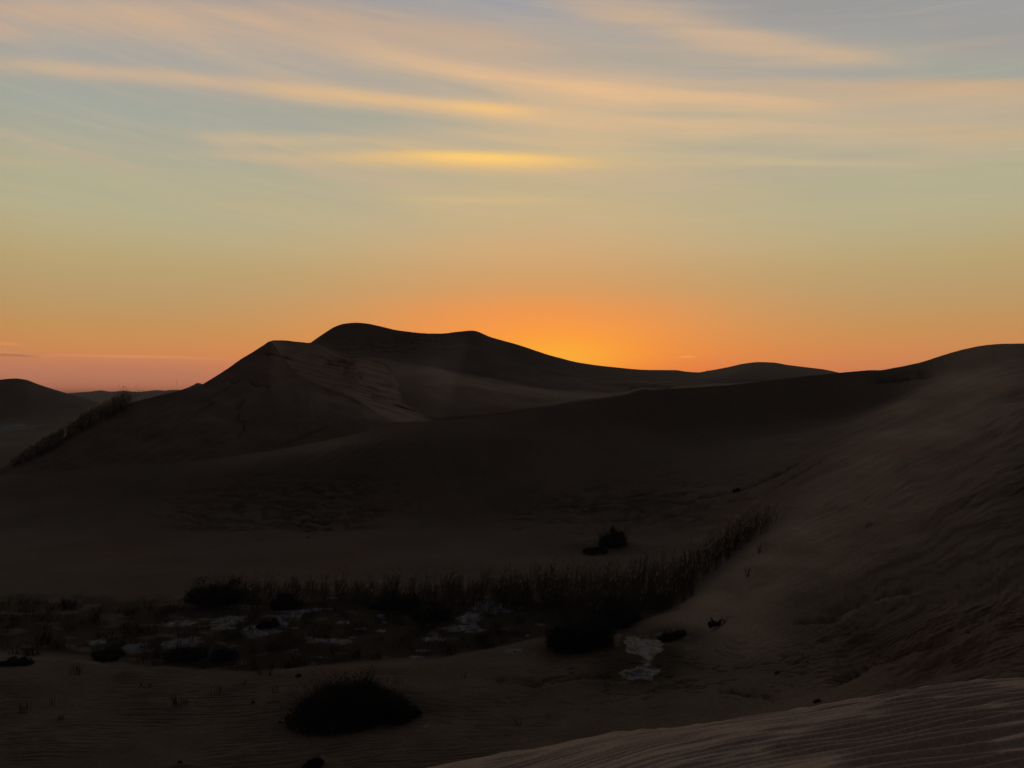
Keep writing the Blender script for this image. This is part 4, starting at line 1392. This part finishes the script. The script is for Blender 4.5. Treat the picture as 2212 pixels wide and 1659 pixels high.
# away from the sunset the dusk sky is much dimmer
cosaz = E.op('COSINE', az - AZ_S)
toward = sstep(cosaz, 0.45, 0.84)
dim = toward * 0.983 + 0.017
sc_ = NW('ShaderNodeVectorMath'); sc_.operation = 'SCALE'
LW(col, sc_.inputs[0])
lowmask = sstep(el, 1.0, 0.62)            # the azimuth dimming fades out towards the zenith
dimf = dim * lowmask + (1 - lowmask)
gain = gauss(el * (1 / 0.075)) * 0.17 + 1.0     # the sky is brightest low down
LW((dimf * gain).s, sc_.inputs['Scale'])
# physical twilight sky adds the cool ambient part
nish = NW('ShaderNodeTexSky')
nish.sky_type = 'NISHITA'
nish.sun_disc = False
nish.sun_elevation = math.radians(0.4)
nish.sun_rotation = AZ_S
addn = NW('ShaderNodeVectorMath'); addn.operation = 'ADD'
sn = NW('ShaderNodeVectorMath'); sn.operation = 'SCALE'
LW(nish.outputs[0], sn.inputs[0])
offv = E.op('SUBTRACT', 1.0, sstep(el, 0.75, 0.55) * sstep(cosaz, 0.5, 0.75))
LW((offv * 0.008).s, sn.inputs['Scale'])
LW(sc_.outputs[0], addn.inputs[0])
LW(sn.outputs[0], addn.inputs[1])
bg = NW('ShaderNodeBackground')
LW(addn.outputs[0], bg.inputs[0])
bg.inputs[1].default_value = 1.04
out = NW('ShaderNodeOutputWorld')
LW(bg.outputs[0], out.inputs[0])
world.cycles.sampling_method = 'MANUAL'
world.cycles.sample_map_resolution = 1024

# the sun, already down behind the far dune: only the last grazing light
sun = bpy.data.lights.new('sun', 'SUN')
sun.energy = 0.3
sun.angle = math.radians(0.6)
sun.color = (1.0, 0.55, 0.25)
so = bpy.data.objects.new('sun', sun)
C.objects.link(so)
so.rotation_euler = (math.radians(90 - 0.4), 0, -AZ_S + math.pi)

# ------------------------------------------------------------------ air
HAZE = 0.00042
if HAZE > 0:
    bx0, bx1, by0, by1, bz0, bz1 = -6100, 6100, -6100, 6100, EYE - 17.2, EYE + 24
    v = [(x, y, z) for z in (bz0, bz1) for y in (by0, by1) for x in (bx0, bx1)]
    f = [(0, 2, 3, 1), (4, 5, 7, 6), (0, 1, 5, 4), (2, 6, 7, 3), (0, 4, 6, 2), (1, 3, 7, 5)]
    m = bpy.data.materials.new('haze')
    m.use_nodes = True
    n_ = m.node_tree
    n_.nodes.clear()
    pv = n_.nodes.new('ShaderNodeVolumePrincipled')
    pv.inputs['Color'].default_value = (0.76, 0.77, 0.98, 1)
    pv.inputs['Density'].default_value = HAZE
    pv.inputs['Anisotropy'].default_value = 0.0
    om = n_.nodes.new('ShaderNodeOutputMaterial')
    n_.links.new(pv.outputs[0], om.inputs['Volume'])
    o = mesh_obj('haze', v, f, m)
    o['kind'] = 'stuff'
    o['label'] = 'thin dusk haze paling the distant dunes'
    o['category'] = 'haze'

# ------------------------------------------------------------------ camera and view
cam = bpy.data.cameras.new('camera')
cam.sensor_width = 36
cam.lens = 36 * F / 2212
cam.shift_y = (HY - 829.5) / 2212
cam.clip_start = 0.05
cam.clip_end = 20000
co = bpy.data.objects.new('camera', cam)
C.objects.link(co)
co.location = (0, 0, EYE)
co.rotation_euler = (math.radians(90), 0, 0)
scene.camera = co
scene.view_settings.view_transform = 'Standard'
scene.view_settings.look = 'None'
scene.view_settings.exposure = 0
scene.view_settings.gamma = 1
scene.cycles.volume_bounces = 1
